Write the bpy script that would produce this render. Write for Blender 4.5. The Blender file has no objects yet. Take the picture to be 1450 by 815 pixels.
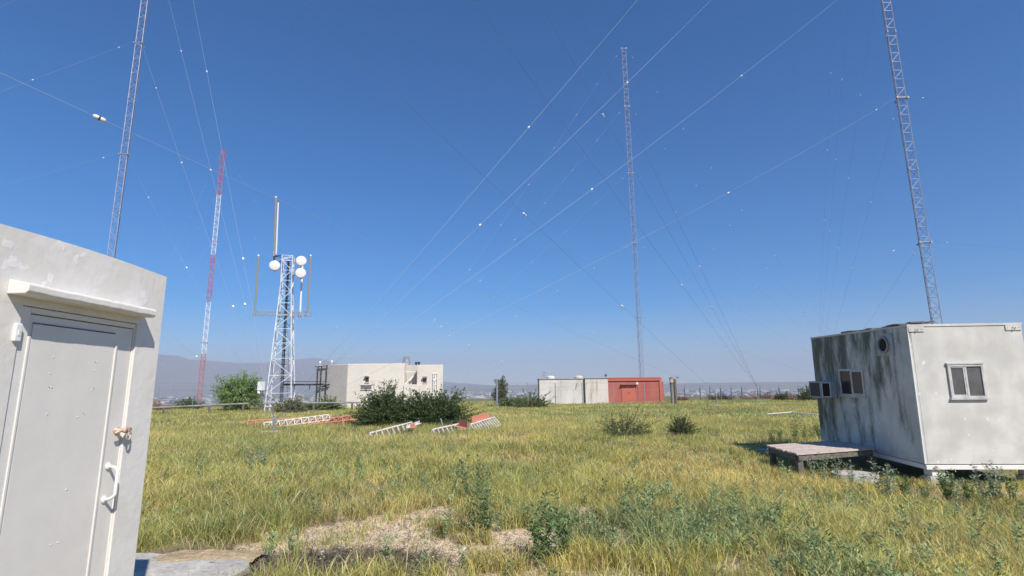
import bpy, math, random
import numpy as np
from mathutils import Vector, Matrix
R = math.radians
S = bpy.context.scene
COL = S.collection
random.seed(7)
RNG = np.random.default_rng(11)

# ------------------------------------------------------------------ camera
F_PX, PITCH, ROLL, EYE = 745.0, R(10.53), R(0.6), 1.6
sp_, cp_, sr_, cr_ = math.sin(PITCH), math.cos(PITCH), math.sin(ROLL), math.cos(ROLL)
cd = bpy.data.cameras.new('camera'); cam = bpy.data.objects.new('camera', cd); COL.objects.link(cam)
rt = Vector((1, 0, 0)); up = Vector((0, -sp_, cp_)); fw = Vector((0, cp_, sp_))
cx_ = rt * cr_ - up * sr_; cy_ = rt * sr_ + up * cr_
m = Matrix((cx_, cy_, -fw)).transposed().to_4x4(); m.translation = (0, 0, EYE)
cam.matrix_world = m
cd.sensor_width = 36; cd.lens = 36 * F_PX / 1450; cd.clip_start = 0.05; cd.clip_end = 40000
S.camera = cam

# ------------------------------------------------------------------ world, sun, exposure
SUN_AZ, SUN_EL = 149.0, 45.0           # compass bearing of the sun (clockwise from +Y), elevation
w = bpy.data.worlds.new('World'); S.world = w; w.use_nodes = True
nt = w.node_tree; nt.nodes.clear()
sky = nt.nodes.new('ShaderNodeTexSky'); sky.sky_type = 'NISHITA'; sky.sun_disc = False
sky.sun_elevation = R(SUN_EL); sky.sun_rotation = R(SUN_AZ)
sky.altitude = 300; sky.air_density = 1.0; sky.dust_density = 0.0; sky.ozone_density = 10.0
bg = nt.nodes.new('ShaderNodeBackground'); bg.inputs['Strength'].default_value = 0.098
wo = nt.nodes.new('ShaderNodeOutputWorld')
hs = nt.nodes.new('ShaderNodeHueSaturation'); hs.inputs['Saturation'].default_value = 1.36; hs.inputs['Value'].default_value = 1.0
nt.links.new(sky.outputs[0], hs.inputs['Color']); nt.links.new(hs.outputs[0], bg.inputs[0]); nt.links.new(bg.outputs[0], wo.inputs[0])
ld = bpy.data.lights.new('sun', 'SUN'); ld.energy = 4.9; ld.angle = R(0.53); ld.color = (1, 0.935, 0.84)
sun = bpy.data.objects.new('sun', ld); COL.objects.link(sun)
sv = Vector((math.sin(R(SUN_AZ)) * math.cos(R(SUN_EL)), math.cos(R(SUN_AZ)) * math.cos(R(SUN_EL)), math.sin(R(SUN_EL))))
sun.rotation_euler = sv.to_track_quat('Z', 'Y').to_euler()
S.view_settings.view_transform = 'Standard'; S.view_settings.look = 'None'
S.view_settings.exposure = 0.38; S.view_settings.gamma = 1.0
S.cycles.use_denoising = True
S.cycles.max_bounces = 6; S.cycles.transparent_max_bounces = 8; S.cycles.volume_bounces = 1
S.cycles.filter_width = 1.5

# ------------------------------------------------------------------ measuring helpers
def ray(px, py):
    X = (px - 725) / F_PX; U = (407.5 - py) / F_PX
    a = X * cr_ + U * sr_; b = -X * sr_ + U * cr_
    return Vector((a, cp_ - b * sp_, sp_ + b * cp_))
def at(px, py, Y):
    r = ray(px, py); t = Y / r.y
    return Vector((r.x * t, Y, EYE + r.z * t))
def atx(px, py, X):
    r = ray(px, py); t = X / r.x
    return Vector((X, r.y * t, EYE + r.z * t))
def G(px, py, z=0.0):
    r = ray(px, py); t = (z - EYE) / r.z
    return Vector((r.x * t, r.y * t, z))
def px_of(p):
    d = Vector(p) - Vector((0, 0, EYE))
    z = d.dot(fw)
    return 725 + F_PX * d.dot(cx_) / z, 407.5 - F_PX * d.dot(cy_) / z, z

# ------------------------------------------------------------------ numpy noise
_H = RNG.random(65536)
def vn(x, y, seed=0):
    x = np.asarray(x, float); y = np.asarray(y, float)
    xi = np.floor(x).astype(np.int64); yi = np.floor(y).astype(np.int64)
    fx = x - xi; fy = y - yi; fx = fx * fx * (3 - 2 * fx); fy = fy * fy * (3 - 2 * fy)
    def h(a, b): return _H[((a * 73856093) ^ (b * 19349663) ^ (seed * 83492791)) & 65535]
    return (h(xi, yi) * (1 - fx) + h(xi + 1, yi) * fx) * (1 - fy) + (h(xi, yi + 1) * (1 - fx) + h(xi + 1, yi + 1) * fx) * fy
def fbm(x, y, o=4, seed=0):
    s = 0; a = .5; t = 0
    for i in range(o):
        s = s + a * vn(x * 2 ** i, y * 2 ** i, seed + i); t += a; a *= .55
    return s / t
def sstep(a, b, x):
    t = np.clip((x - a) / (b - a), 0, 1); return t * t * (3 - 2 * t)

# ------------------------------------------------------------------ materials
def nn(t, k, **kw):
    n = t.nodes.new(k)
    for a, b in kw.items(): setattr(n, a, b)
    return n
def mat(name, c, rough=.6, metal=0.0, var=0.0, scale=3.0, stretch=(1, 1, 1), c2=None, lo=.4, hi=.65,
        bump=0.0, bscale=40.0, spec=.4, fine=.0, transl=0.0):
    m = bpy.data.materials.new(name); m.use_nodes = True; t = m.node_tree
    b = t.nodes['Principled BSDF']; b.inputs['Roughness'].default_value = rough
    b.inputs['Metallic'].default_value = metal; b.inputs['Specular IOR Level'].default_value = spec
    tc = nn(t, 'ShaderNodeTexCoord'); mp = nn(t, 'ShaderNodeMapping'); mp.inputs['Scale'].default_value = stretch
    t.links.new(tc.outputs['Object'], mp.inputs[0])
    base = None
    rgb = nn(t, 'ShaderNodeRGB'); rgb.outputs[0].default_value = (*c, 1); base = rgb.outputs[0]
    if c2 is not None:
        n = nn(t, 'ShaderNodeTexNoise'); n.inputs['Scale'].default_value = scale; n.inputs['Detail'].default_value = 8
        n.inputs['Roughness'].default_value = .62
        t.links.new(mp.outputs[0], n.inputs['Vector'])
        r = nn(t, 'ShaderNodeMapRange'); r.inputs[1].default_value = lo; r.inputs[2].default_value = hi
        t.links.new(n.outputs[0], r.inputs[0])
        x = nn(t, 'ShaderNodeMix', data_type='RGBA'); t.links.new(r.outputs[0], x.inputs[0])
        t.links.new(base, x.inputs[6]); x.inputs[7].default_value = (*c2, 1); base = x.outputs[2]
    if fine:
        n = nn(t, 'ShaderNodeTexNoise'); n.inputs['Scale'].default_value = scale * 9; n.inputs['Detail'].default_value = 5
        t.links.new(tc.outputs['Object'], n.inputs['Vector'])
        r = nn(t, 'ShaderNodeMapRange'); r.inputs[1].default_value = .3; r.inputs[2].default_value = .7
        r.inputs[3].default_value = 1 - fine; r.inputs[4].default_value = 1 + fine
        t.links.new(n.outputs[0], r.inputs[0])
        x = nn(t, 'ShaderNodeVectorMath', operation='SCALE'); t.links.new(base, x.inputs[0]); t.links.new(r.outputs[0], x.inputs['Scale'])
        base = x.outputs[0]
    t.links.new(base, b.inputs['Base Color'])
    if bump:
        n = nn(t, 'ShaderNodeTexNoise'); n.inputs['Scale'].default_value = bscale; n.inputs['Detail'].default_value = 6
        t.links.new(tc.outputs['Object'], n.inputs['Vector'])
        u = nn(t, 'ShaderNodeBump'); u.inputs['Strength'].default_value = bump; u.inputs['Distance'].default_value = .02
        t.links.new(n.outputs[0], u.inputs['Height']); t.links.new(u.outputs[0], b.inputs['Normal'])
    if transl:
        o = t.nodes['Material Output']; tr = nn(t, 'ShaderNodeBsdfTranslucent'); t.links.new(base, tr.inputs[0])
        mx = nn(t, 'ShaderNodeMixShader'); mx.inputs[0].default_value = transl
        t.links.new(b.outputs[0], mx.inputs[1]); t.links.new(tr.outputs[0], mx.inputs[2]); t.links.new(mx.outputs[0], o.inputs[0])
    return m
def attr_mat(name, rough=.7, transl=0.0, fine=0.0, fscale=60, bump=0.0, spec=.25):
    m = bpy.data.materials.new(name); m.use_nodes = True; t = m.node_tree
    b = t.nodes['Principled BSDF']; b.inputs['Roughness'].default_value = rough; b.inputs['Specular IOR Level'].default_value = spec
    a = nn(t, 'ShaderNodeAttribute', attribute_name='tint'); base = a.outputs['Color']
    tc = nn(t, 'ShaderNodeTexCoord')
    if fine:
        n = nn(t, 'ShaderNodeTexNoise'); n.inputs['Scale'].default_value = fscale; n.inputs['Detail'].default_value = 8; n.inputs['Roughness'].default_value = .7
        t.links.new(tc.outputs['Object'], n.inputs['Vector'])
        r = nn(t, 'ShaderNodeMapRange'); r.inputs[1].default_value = .3; r.inputs[2].default_value = .7
        r.inputs[3].default_value = 1 - fine; r.inputs[4].default_value = 1 + fine
        t.links.new(n.outputs[0], r.inputs[0])
        x = nn(t, 'ShaderNodeVectorMath', operation='SCALE'); t.links.new(base, x.inputs[0]); t.links.new(r.outputs[0], x.inputs['Scale'])
        base = x.outputs[0]
        if bump:
            u = nn(t, 'ShaderNodeBump'); u.inputs['Strength'].default_value = bump; u.inputs['Distance'].default_value = .03
            t.links.new(n.outputs[0], u.inputs['Height']); t.links.new(u.outputs[0], b.inputs['Normal'])
    t.links.new(base, b.inputs['Base Color'])
    if transl:
        o = t.nodes['Material Output']; tr = nn(t, 'ShaderNodeBsdfTranslucent'); t.links.new(base, tr.inputs[0])
        mx = nn(t, 'ShaderNodeMixShader'); mx.inputs[0].default_value = transl
        t.links.new(b.outputs[0], mx.inputs[1]); t.links.new(tr.outputs[0], mx.inputs[2]); t.links.new(mx.outputs[0], o.inputs[0])
    return m

M = {}
M['ground'] = attr_mat('soil', .95, 0, .38, 28, .9)
M['grass'] = attr_mat('grass_blades', .6, .42)
M['weed'] = attr_mat('weed_leaves', .6, .25)
M['leaf'] = attr_mat('shrub_leaves', .5, .22, spec=.35)
M['twig'] = mat('twig_bark', (.16, .12, .08), .9)
M['wood_pale'] = mat('weathered_wood', (.55, .46, .40), .9, c2=(.40, .33, .29), scale=2.5, stretch=(1, 9, 9), fine=.25, bump=.4)
M['wood_dark'] = mat('old_grey_wood', (.17, .15, .135), .9, c2=(.09, .08, .07), scale=3, stretch=(1, 8, 8), fine=.3)
M['wood_mid'] = mat('grey_timber', (.24, .225, .21), .9, c2=(.15, .14, .13), scale=3, stretch=(6, 6, 1), fine=.25)
M['galv'] = mat('galvanised_steel', (.42, .44, .48), .45, .55, c2=(.33, .35, .39), scale=2)
M['mast'] = mat('mast_steel', (.40, .39, .45), .55, .25, c2=(.30, .29, .36), scale=.6)
M['mast_red'] = mat('faded_red_paint', (.42, .085, .09), .6, c2=(.5, .16, .15), scale=.5)
M['mast_white'] = mat('mast_white_paint', (.72, .73, .78), .6)
M['tower_white'] = mat('tower_white_paint', (.68, .70, .74), .5, c2=(.5, .52, .56), scale=1.5)
M['dark'] = mat('dark_cable', (.03, .032, .04), .6)
M['wire'] = mat('bright_guy_strand', (.30, .34, .42), .5, .2)
M['wire_dark'] = mat('shaded_guy_strand', (.13, .16, .22), .6)  # darker copy of the strand: shade against bright sky put in its colour
M['porcelain'] = mat('white_porcelain', (.78, .78, .76), .25, spec=.5)
M['brown_glaze'] = mat('dark_insulator_slot', (.05, .045, .04), .3)
M['orange'] = mat('faded_orange_paint', (.55, .22, .14), .7, c2=(.45, .3, .23), scale=4, lo=.5, hi=.75)
M['lattice_white'] = mat('chalky_white_paint', (.66, .63, .60), .7, c2=(.36, .27, .21), scale=6, lo=.48, hi=.7)
M['concrete'] = mat('pale_concrete', (.50, .475, .43), .9, c2=(.36, .34, .31), scale=3, fine=.2, bump=.5)
M['steel_dull'] = mat('dull_pipe', (.33, .33, .33), .55, .4, c2=(.22, .19, .17), scale=3)
M['steel_post'] = mat('dark_fence_post', (.13, .14, .16), .6)
M['black'] = mat('black_rubber', (.02, .02, .02), .8)
M['wall_white'] = mat('white_render', (.67, .62, .56), .85, c2=(.61, .56, .50), scale=.5, fine=.05)
M['wall_shade'] = mat('shaded_beige_render', (.5, .47, .43), .85)  # darker copy of the white render, recess shade in its colour; blind too
M['panel_white'] = mat('off_white_panel', (.66, .63, .59), .7, c2=(.5, .48, .44), scale=.8, stretch=(1, 1, .3))
M['rust_panel'] = mat('rust_stained_panel', (.60, .57, .52), .7, c2=(.40, .27, .19), scale=1.1, stretch=(2.5, 2.5, .28), lo=.5, hi=.72)
M['red_block'] = mat('brick_red_paint', (.39, .125, .10), .8, c2=(.34, .09, .07), scale=.8, stretch=(1, 1, .4))
M['red_trim'] = mat('brick_red_trim', (.47, .12, .08), .7)
M['vent_metal'] = mat('vent_metal', (.5, .5, .52), .35, .7)
M['glass_dark'] = mat('dark_window_glass', (.045, .035, .042), .15, spec=.12)
M['plate_grey'] = mat('grey_plate_paint', (.46, .48, .48), .6, c2=(.34, .36, .35), scale=4)
M['glass_grey'] = mat('dusty_window_glass', (.13, .13, .13), .3, c2=(.08, .08, .082), scale=3, spec=.3)
M['frame_white'] = mat('window_frame_paint', (.58, .58, .57), .5, c2=(.42, .4, .37), scale=5)
M['dish'] = mat('dish_radome', (.74, .69, .68), .55)
M['whip'] = mat('fibreglass_whip', (.27, .255, .18), .55)
M['red_led'] = M['red_trim']
M['door'] = mat('door_paint', (.72, .69, .65), .42, c2=(.67, .64, .60), scale=1.2, bump=.08, bscale=9, fine=.02)
M['door_frame'] = mat('door_frame_paint', (.71, .685, .645), .5, c2=(.74, .715, .68), scale=2, bump=.12, bscale=12)
M['handle'] = mat('handle_white_paint', (.8, .78, .76), .35)
M['latch'] = mat('latch_pinkish_brass', (.55, .40, .31), .45, .2)

def stucco():
    m = bpy.data.materials.new('painted_stucco'); m.use_nodes = True; t = m.node_tree
    b = t.nodes['Principled BSDF']; b.inputs['Roughness'].default_value = .75
    tc = nn(t, 'ShaderNodeTexCoord')
    n = nn(t, 'ShaderNodeTexNoise'); n.inputs['Scale'].default_value = 3.2; n.inputs['Detail'].default_value = 7; n.inputs['Roughness'].default_value = .55; n.inputs['Distortion'].default_value = .6
    t.links.new(tc.outputs['Object'], n.inputs['Vector'])
    r = nn(t, 'ShaderNodeValToRGB'); e = r.color_ramp.elements
    e[0].position = .47; e[0].color = (.69, .66, .615, 1); e[1].position = .53; e[1].color = (.73, .70, .665, 1)
    t.links.new(n.outputs[0], r.inputs[0])
    n3 = nn(t, 'ShaderNodeTexNoise'); n3.inputs['Scale'].default_value = 9; n3.inputs['Detail'].default_value = 4
    t.links.new(tc.outputs['Object'], n3.inputs['Vector'])
    r3 = nn(t, 'ShaderNodeValToRGB'); e = r3.color_ramp.elements; e[0].position = .6; e[0].color = (0, 0, 0, 1); e[1].position = .64; e[1].color = (1, 1, 1, 1)
    t.links.new(n3.outputs[0], r3.inputs[0])
    # flaking only near the top of the wall
    sx = nn(t, 'ShaderNodeSeparateXYZ'); t.links.new(tc.outputs['Object'], sx.inputs[0])
    mr = nn(t, 'ShaderNodeMapRange'); mr.inputs[1].default_value = 1.95; mr.inputs[2].default_value = 2.1; t.links.new(sx.outputs[2], mr.inputs[0])
    mu = nn(t, 'ShaderNodeMath', operation='MULTIPLY'); t.links.new(r3.outputs[0], mu.inputs[0]); t.links.new(mr.outputs[0], mu.inputs[1])
    x = nn(t, 'ShaderNodeMix', data_type='RGBA'); t.links.new(mu.outputs[0], x.inputs[0]); t.links.new(r.outputs[0], x.inputs[6]); x.inputs[7].default_value = (.78, .75, .735, 1)
    t.links.new(x.outputs[2], b.inputs['Base Color'])
    n2 = nn(t, 'ShaderNodeTexNoise'); n2.inputs['Scale'].default_value = 22; n2.inputs['Detail'].default_value = 7
    t.links.new(tc.outputs['Object'], n2.inputs['Vector'])
    ad = nn(t, 'ShaderNodeMath', operation='MULTIPLY_ADD'); t.links.new(mu.outputs[0], ad.inputs[0]); ad.inputs[1].default_value = .35; t.links.new(n2.outputs[0], ad.inputs[2])
    u = nn(t, 'ShaderNodeBump'); u.inputs['Strength'].default_value = .3; u.inputs['Distance'].default_value = .008
    t.links.new(ad.outputs[0], u.inputs['Height']); t.links.new(u.outputs[0], b.inputs['Normal'])
    return m
M['stucco'] = stucco()

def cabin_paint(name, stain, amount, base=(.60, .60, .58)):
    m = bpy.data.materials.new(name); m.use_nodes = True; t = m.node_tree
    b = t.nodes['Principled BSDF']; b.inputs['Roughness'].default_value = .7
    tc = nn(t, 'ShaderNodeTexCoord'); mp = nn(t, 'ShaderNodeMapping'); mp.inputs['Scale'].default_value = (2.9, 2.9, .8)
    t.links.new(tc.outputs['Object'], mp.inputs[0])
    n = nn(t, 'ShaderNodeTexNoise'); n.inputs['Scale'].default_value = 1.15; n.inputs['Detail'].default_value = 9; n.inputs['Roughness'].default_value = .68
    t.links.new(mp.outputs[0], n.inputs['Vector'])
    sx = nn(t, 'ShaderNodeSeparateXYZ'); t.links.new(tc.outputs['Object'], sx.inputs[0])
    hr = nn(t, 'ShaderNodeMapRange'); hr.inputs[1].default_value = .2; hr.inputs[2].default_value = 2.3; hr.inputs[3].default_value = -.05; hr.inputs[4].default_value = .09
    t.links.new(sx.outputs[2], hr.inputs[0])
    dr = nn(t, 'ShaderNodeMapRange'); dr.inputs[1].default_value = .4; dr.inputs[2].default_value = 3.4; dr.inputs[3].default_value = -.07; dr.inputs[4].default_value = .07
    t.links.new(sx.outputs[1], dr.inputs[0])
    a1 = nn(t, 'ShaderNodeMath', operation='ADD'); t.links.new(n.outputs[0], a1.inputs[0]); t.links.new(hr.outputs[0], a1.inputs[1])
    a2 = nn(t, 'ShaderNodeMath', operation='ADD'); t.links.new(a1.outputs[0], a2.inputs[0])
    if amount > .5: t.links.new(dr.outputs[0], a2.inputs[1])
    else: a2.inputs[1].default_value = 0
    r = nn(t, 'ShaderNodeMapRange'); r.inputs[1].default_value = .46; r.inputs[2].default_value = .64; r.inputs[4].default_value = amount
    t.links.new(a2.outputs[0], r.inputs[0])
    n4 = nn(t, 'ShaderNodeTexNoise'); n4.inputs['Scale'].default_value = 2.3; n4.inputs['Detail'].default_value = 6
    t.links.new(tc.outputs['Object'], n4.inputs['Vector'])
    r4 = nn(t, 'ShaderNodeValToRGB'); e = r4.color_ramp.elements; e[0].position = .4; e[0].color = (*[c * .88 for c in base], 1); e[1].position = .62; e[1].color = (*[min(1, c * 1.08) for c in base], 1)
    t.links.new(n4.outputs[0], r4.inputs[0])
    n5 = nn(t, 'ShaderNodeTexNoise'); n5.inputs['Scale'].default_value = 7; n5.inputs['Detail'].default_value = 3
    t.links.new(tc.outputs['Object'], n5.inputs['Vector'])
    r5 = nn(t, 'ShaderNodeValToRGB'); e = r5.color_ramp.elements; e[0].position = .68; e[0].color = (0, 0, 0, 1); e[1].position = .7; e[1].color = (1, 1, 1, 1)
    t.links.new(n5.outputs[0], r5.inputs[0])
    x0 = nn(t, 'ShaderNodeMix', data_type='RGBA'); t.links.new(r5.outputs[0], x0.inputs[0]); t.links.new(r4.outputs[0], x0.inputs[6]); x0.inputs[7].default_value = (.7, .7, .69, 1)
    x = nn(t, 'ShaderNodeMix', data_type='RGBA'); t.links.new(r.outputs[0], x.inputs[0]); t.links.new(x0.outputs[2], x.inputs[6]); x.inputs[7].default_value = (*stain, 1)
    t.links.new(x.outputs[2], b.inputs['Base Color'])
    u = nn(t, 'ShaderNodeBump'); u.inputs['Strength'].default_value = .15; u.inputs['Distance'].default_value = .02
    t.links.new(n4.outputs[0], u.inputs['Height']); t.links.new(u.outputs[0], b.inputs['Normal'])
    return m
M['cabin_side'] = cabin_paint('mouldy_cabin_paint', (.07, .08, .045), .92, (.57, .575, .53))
M['cabin_front'] = cabin_paint('weathered_cabin_paint', (.46, .44, .40), .3, (.585, .57, .54))

# ------------------------------------------------------------------ mesh helpers
class MB:
    def __init__(s): s.v = []; s.f = []; s.smooth = False
    def quadbox(s, p0, p1):
        (x0, y0, z0), (x1, y1, z1) = p0, p1
        if x0 > x1: x0, x1 = x1, x0
        if y0 > y1: y0, y1 = y1, y0
        if z0 > z1: z0, z1 = z1, z0
        b = len(s.v)
        s.v += [(x0, y0, z0), (x1, y0, z0), (x1, y1, z0), (x0, y1, z0), (x0, y0, z1), (x1, y0, z1), (x1, y1, z1), (x0, y1, z1)]
        s.f += [tuple(b + i for i in q) for q in ((3, 2, 1, 0), (4, 5, 6, 7), (0, 1, 5, 4), (1, 2, 6, 5), (2, 3, 7, 6), (3, 0, 4, 7))]
        return s
    def prism(s, poly, z0, z1):                       # poly of (x, y) or (x, y, dz); vertical extrusion
        b = len(s.v); n = len(poly)
        s.v += [(p[0], p[1], z0) for p in poly] + [(p[0], p[1], z1) for p in poly]
        s.f.append(tuple(b + i for i in reversed(range(n)))); s.f.append(tuple(b + n + i for i in range(n)))
        for i in range(n):
            j = (i + 1) % n; s.f.append((b + i, b + j, b + n + j, b + n + i))
        return s
    def bar(s, a, c, r, n=4, r2=None, caps=True, flat=None):
        a = Vector(a); c = Vector(c); d = (c - a)
        if d.length < 1e-6: return s
        d.normalize(); u = d.cross(Vector((0, 0, 1)) if abs(d.z) < .95 else Vector((1, 0, 0))).normalized(); w_ = d.cross(u)
        r2 = r if r2 is None else r2; b = len(s.v)
        for P, rr in ((a, r), (c, r2)):
            for i in range(n):
                t = 2 * math.pi * (i + .5) / n
                s.v.append(tuple(P + u * rr * math.cos(t) + w_ * rr * math.sin(t)))
        for i in range(n):
            j = (i + 1) % n; s.f.append((b + i, b + j, b + n + j, b + n + i))
        if caps:
            s.f.append(tuple(b + i for i in reversed(range(n)))); s.f.append(tuple(b + n + i for i in range(n)))
        return s
    def tube(s, pts, r, n=6):
        rs = r if isinstance(r, (list, tuple)) else [r] * len(pts)
        P = [Vector(p) for p in pts]; b = len(s.v); u = None
        for k, p in enumerate(P):
            d = (P[min(k + 1, len(P) - 1)] - P[max(k - 1, 0)]).normalized()
            if u is None: u = d.cross(Vector((0, 0, 1)) if abs(d.z) < .95 else Vector((1, 0, 0))).normalized()
            u = (u - d * u.dot(d)).normalized(); w_ = d.cross(u)
            for i in range(n):
                t = 2 * math.pi * i / n
                s.v.append(tuple(p + u * rs[k] * math.cos(t) + w_ * rs[k] * math.sin(t)))
        for k in range(len(P) - 1):
            for i in range(n):
                j = (i + 1) % n; s.f.append((b + k * n + i, b + k * n + j, b + (k + 1) * n + j, b + (k + 1) * n + i))
        s.f.append(tuple(b + i for i in reversed(range(n)))); s.f.append(tuple(b + (len(P) - 1) * n + i for i in range(n)))
        return s
    def lathe(s, base, axis, prof, n=16):             # prof: (distance along axis, radius)
        base = Vector(base); d = Vector(axis).normalized()
        u = d.cross(Vector((0, 0, 1)) if abs(d.z) < .95 else Vector((1, 0, 0))).normalized(); w_ = d.cross(u); b = len(s.v)
        for h, r in prof:
            for i in range(n):
                t = 2 * math.pi * i / n; s.v.append(tuple(base + d * h + (u * math.cos(t) + w_ * math.sin(t)) * max(r, 1e-4)))
        for k in range(len(prof) - 1):
            for i in range(n):
                j = (i + 1) % n; s.f.append((b + k * n + i, b + k * n + j, b + (k + 1) * n + j, b + (k + 1) * n + i))
        s.f.append(tuple(b + i for i in reversed(range(n)))); s.f.append(tuple(b + (len(prof) - 1) * n + i for i in range(n)))
        return s
    def build(s, name, m_, parent=None, bevel=0.0, smooth=False, seg=2):
        me = bpy.data.meshes.new(name); me.from_pydata([tuple(v) for v in s.v], [], s.f); me.validate(); me.update()
        if m_: me.materials.append(m_)
        o = bpy.data.objects.new(name, me); COL.objects.link(o)
        if parent: o.parent = parent
        if smooth:
            for p in me.polygons: p.use_smooth = True
        if bevel:
            b = o.modifiers.new('bevel', 'BEVEL'); b.width = bevel; b.segments = seg; b.limit_method = 'ANGLE'; b.angle_limit = R(35)
        return o
def tag(o, label=None, cat=None, group=None, kind=None):
    if label: o['label'] = label
    if cat: o['category'] = cat
    if group: o['group'] = group
    if kind: o['kind'] = kind
    return o
def empty(name, loc, label, cat, group=None, rz=0):
    o = bpy.data.objects.new(name, None); COL.objects.link(o); o.location = loc; o.rotation_euler = (0, 0, rz); o.empty_display_size = .2
    return tag(o, label, cat, group)
def tri_mesh(name, V, T, C, m_, parent=None):
    me = bpy.data.meshes.new(name); n = len(T)
    me.vertices.add(len(V)); me.vertices.foreach_set('co', np.ascontiguousarray(V, np.float32).ravel())
    me.loops.add(n * 3); me.loops.foreach_set('vertex_index', np.ascontiguousarray(T, np.int32).ravel())
    me.polygons.add(n); me.polygons.foreach_set('loop_start', np.arange(0, n * 3, 3, dtype=np.int32))
    me.update(calc_edges=True)
    if C is not None:
        a = me.color_attributes.new('tint', 'FLOAT_COLOR', 'POINT')
        c4 = np.ones((len(V), 4), np.float32); c4[:, :3] = C; a.data.foreach_set('color', c4.ravel())
    me.materials.append(m_)
    o = bpy.data.objects.new(name, me); COL.objects.link(o)
    if parent: o.parent = parent
    return o

# ------------------------------------------------------------------ ground height and soil map
def hgt(x, y):
    x = np.asarray(x, float); y = np.asarray(y, float); r = np.hypot(x, y)
    edge = 61 + 5 * np.sin(np.arctan2(x, y) * 2 + .3) + 3 * (vn(x / 14, y / 14, 5) - .5)
    d = np.maximum(0, r - edge)
    h = -0.012 * np.minimum(d, 150) - 62 * sstep(20, 700, d)
    h = h - .30 * sstep(14, 42, r) * (1 - sstep(75, 120, r)) - .24 * sstep(3.2, 6.5, x) * sstep(4, 7, y) * (1 - sstep(13, 20, r))
    h = h + (fbm(x / 3.5, y / 3.5, 3, 9) - .5) * .14 * sstep(2, 12, r) + (fbm(x / 18, y / 18, 2, 19) - .5) * .25 * sstep(12, 40, r) * (1 - sstep(40, 56, r))
    h = h + (fbm(x / 120, y / 120, 3, 29) - .5) * 14 * sstep(150, 500, d)
    return h
def soils(x, y):
    """bare sandy earth, dark mulch, worn dry patches: three masks in 0..1"""
    n = fbm(x * 2.6, y * 2.6, 4, 40); n2 = fbm(x * .45, y * .45, 3, 50)
    e = 1 - np.sqrt(((x + .85) / 1.75) ** 2 + ((y - 5.5) / 1.6) ** 2)
    bare = sstep(.02, .3, e + (n - .5) * 3.4)
    e2 = 1 - np.sqrt(((x + 1.75) / 1.25) ** 2 + ((y - 5.0) / .72) ** 2)
    mulch = sstep(.0, .3, e2 + (n - .5) * .8)
    e4 = 1 - np.sqrt(((x - .2) / 2.0) ** 2 + ((y - 2.9) / 1.2) ** 2)
    bare = np.maximum(bare, .8 * sstep(.3, .6, e4 + (n - .5)))
    e5 = 1 - np.sqrt(((x - 9.7) / 2.3) ** 2 + ((y - 8.9) / .5) ** 2)
    bare = np.maximum(bare, .85 * sstep(.0, .4, e5 + (n - .5)))
    r = np.hypot(x, y)
    dry = sstep(.56, .70, n2 + (n - .5) * .35) * (1 - sstep(22, 40, r))
    return bare, mulch, dry

# one ground sheet, polar, fine near the camera
nr, na = 460, 840
rr = np.concatenate([[0.0], np.geomspace(.4, 9600, nr)])
th = np.linspace(-math.pi, math.pi, na, endpoint=False)
RR, TH = np.meshgrid(rr[1:], th, indexing='ij'); GX = RR * np.sin(TH); GY = RR * np.cos(TH); GZ = hgt(GX, GY)
V = np.concatenate([[[0, 0, float(hgt(0, 0))]], np.stack([GX, GY, GZ], -1).reshape(-1, 3)])
idx = 1 + np.arange(nr * na).reshape(nr, na); a = idx[:-1]; b = idx[1:]; a2 = np.roll(a, -1, 1); b2 = np.roll(b, -1, 1)
T = np.concatenate([np.stack([a, a2, b2], -1).reshape(-1, 3), np.stack([a, b2, b], -1).reshape(-1, 3),
                    np.stack([np.zeros(na, int), np.roll(idx[0], -1), idx[0]], -1)])
T = T[:, ::-1]
x, y = V[:, 0], V[:, 1]; r = np.hypot(x, y); ba, mu, dr = soils(x, y)
n1 = fbm(x * .8, y * .8, 4, 60)[:, None]; n2 = fbm(x / 5, y / 5, 3, 61)[:, None]
c = np.array([.20, .19, .085]) * (1 - n1) + np.array([.33, .28, .15]) * n1
c = c * (1 - dr[:, None]) + np.array([.24, .18, .11]) * dr[:, None]
sand = np.array([.72, .57, .40]) * (.78 + .44 * fbm(x * 5, y * 5, 4, 70)[:, None])
c = c * (1 - ba[:, None]) + sand * ba[:, None]
c = c * (1 - mu[:, None]) + (np.array([.10, .082, .066]) * (.6 + .9 * n1)) * mu[:, None]
far = sstep(54, 75, r)[:, None]
fc = np.array([.13, .145, .06]) * (1 - n2) + np.array([.20, .17, .09]) * n2; c = c * (1 - far) + fc * far
ff = sstep(500, 1200, r)[:, None]
n3 = fbm(x / 420, y / 420, 4, 62)[:, None]; vc = np.array([.085, .10, .06]) * (1 - n3) + np.array([.24, .21, .16]) * n3
c = c * (1 - ff) + vc * ff
g = tri_mesh('ground', V, T, c, M['ground']); g['kind'] = 'structure'
for p in g.data.polygons: pass
g.data.polygons.foreach_set('use_smooth', np.ones(len(g.data.polygons), bool))

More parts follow.
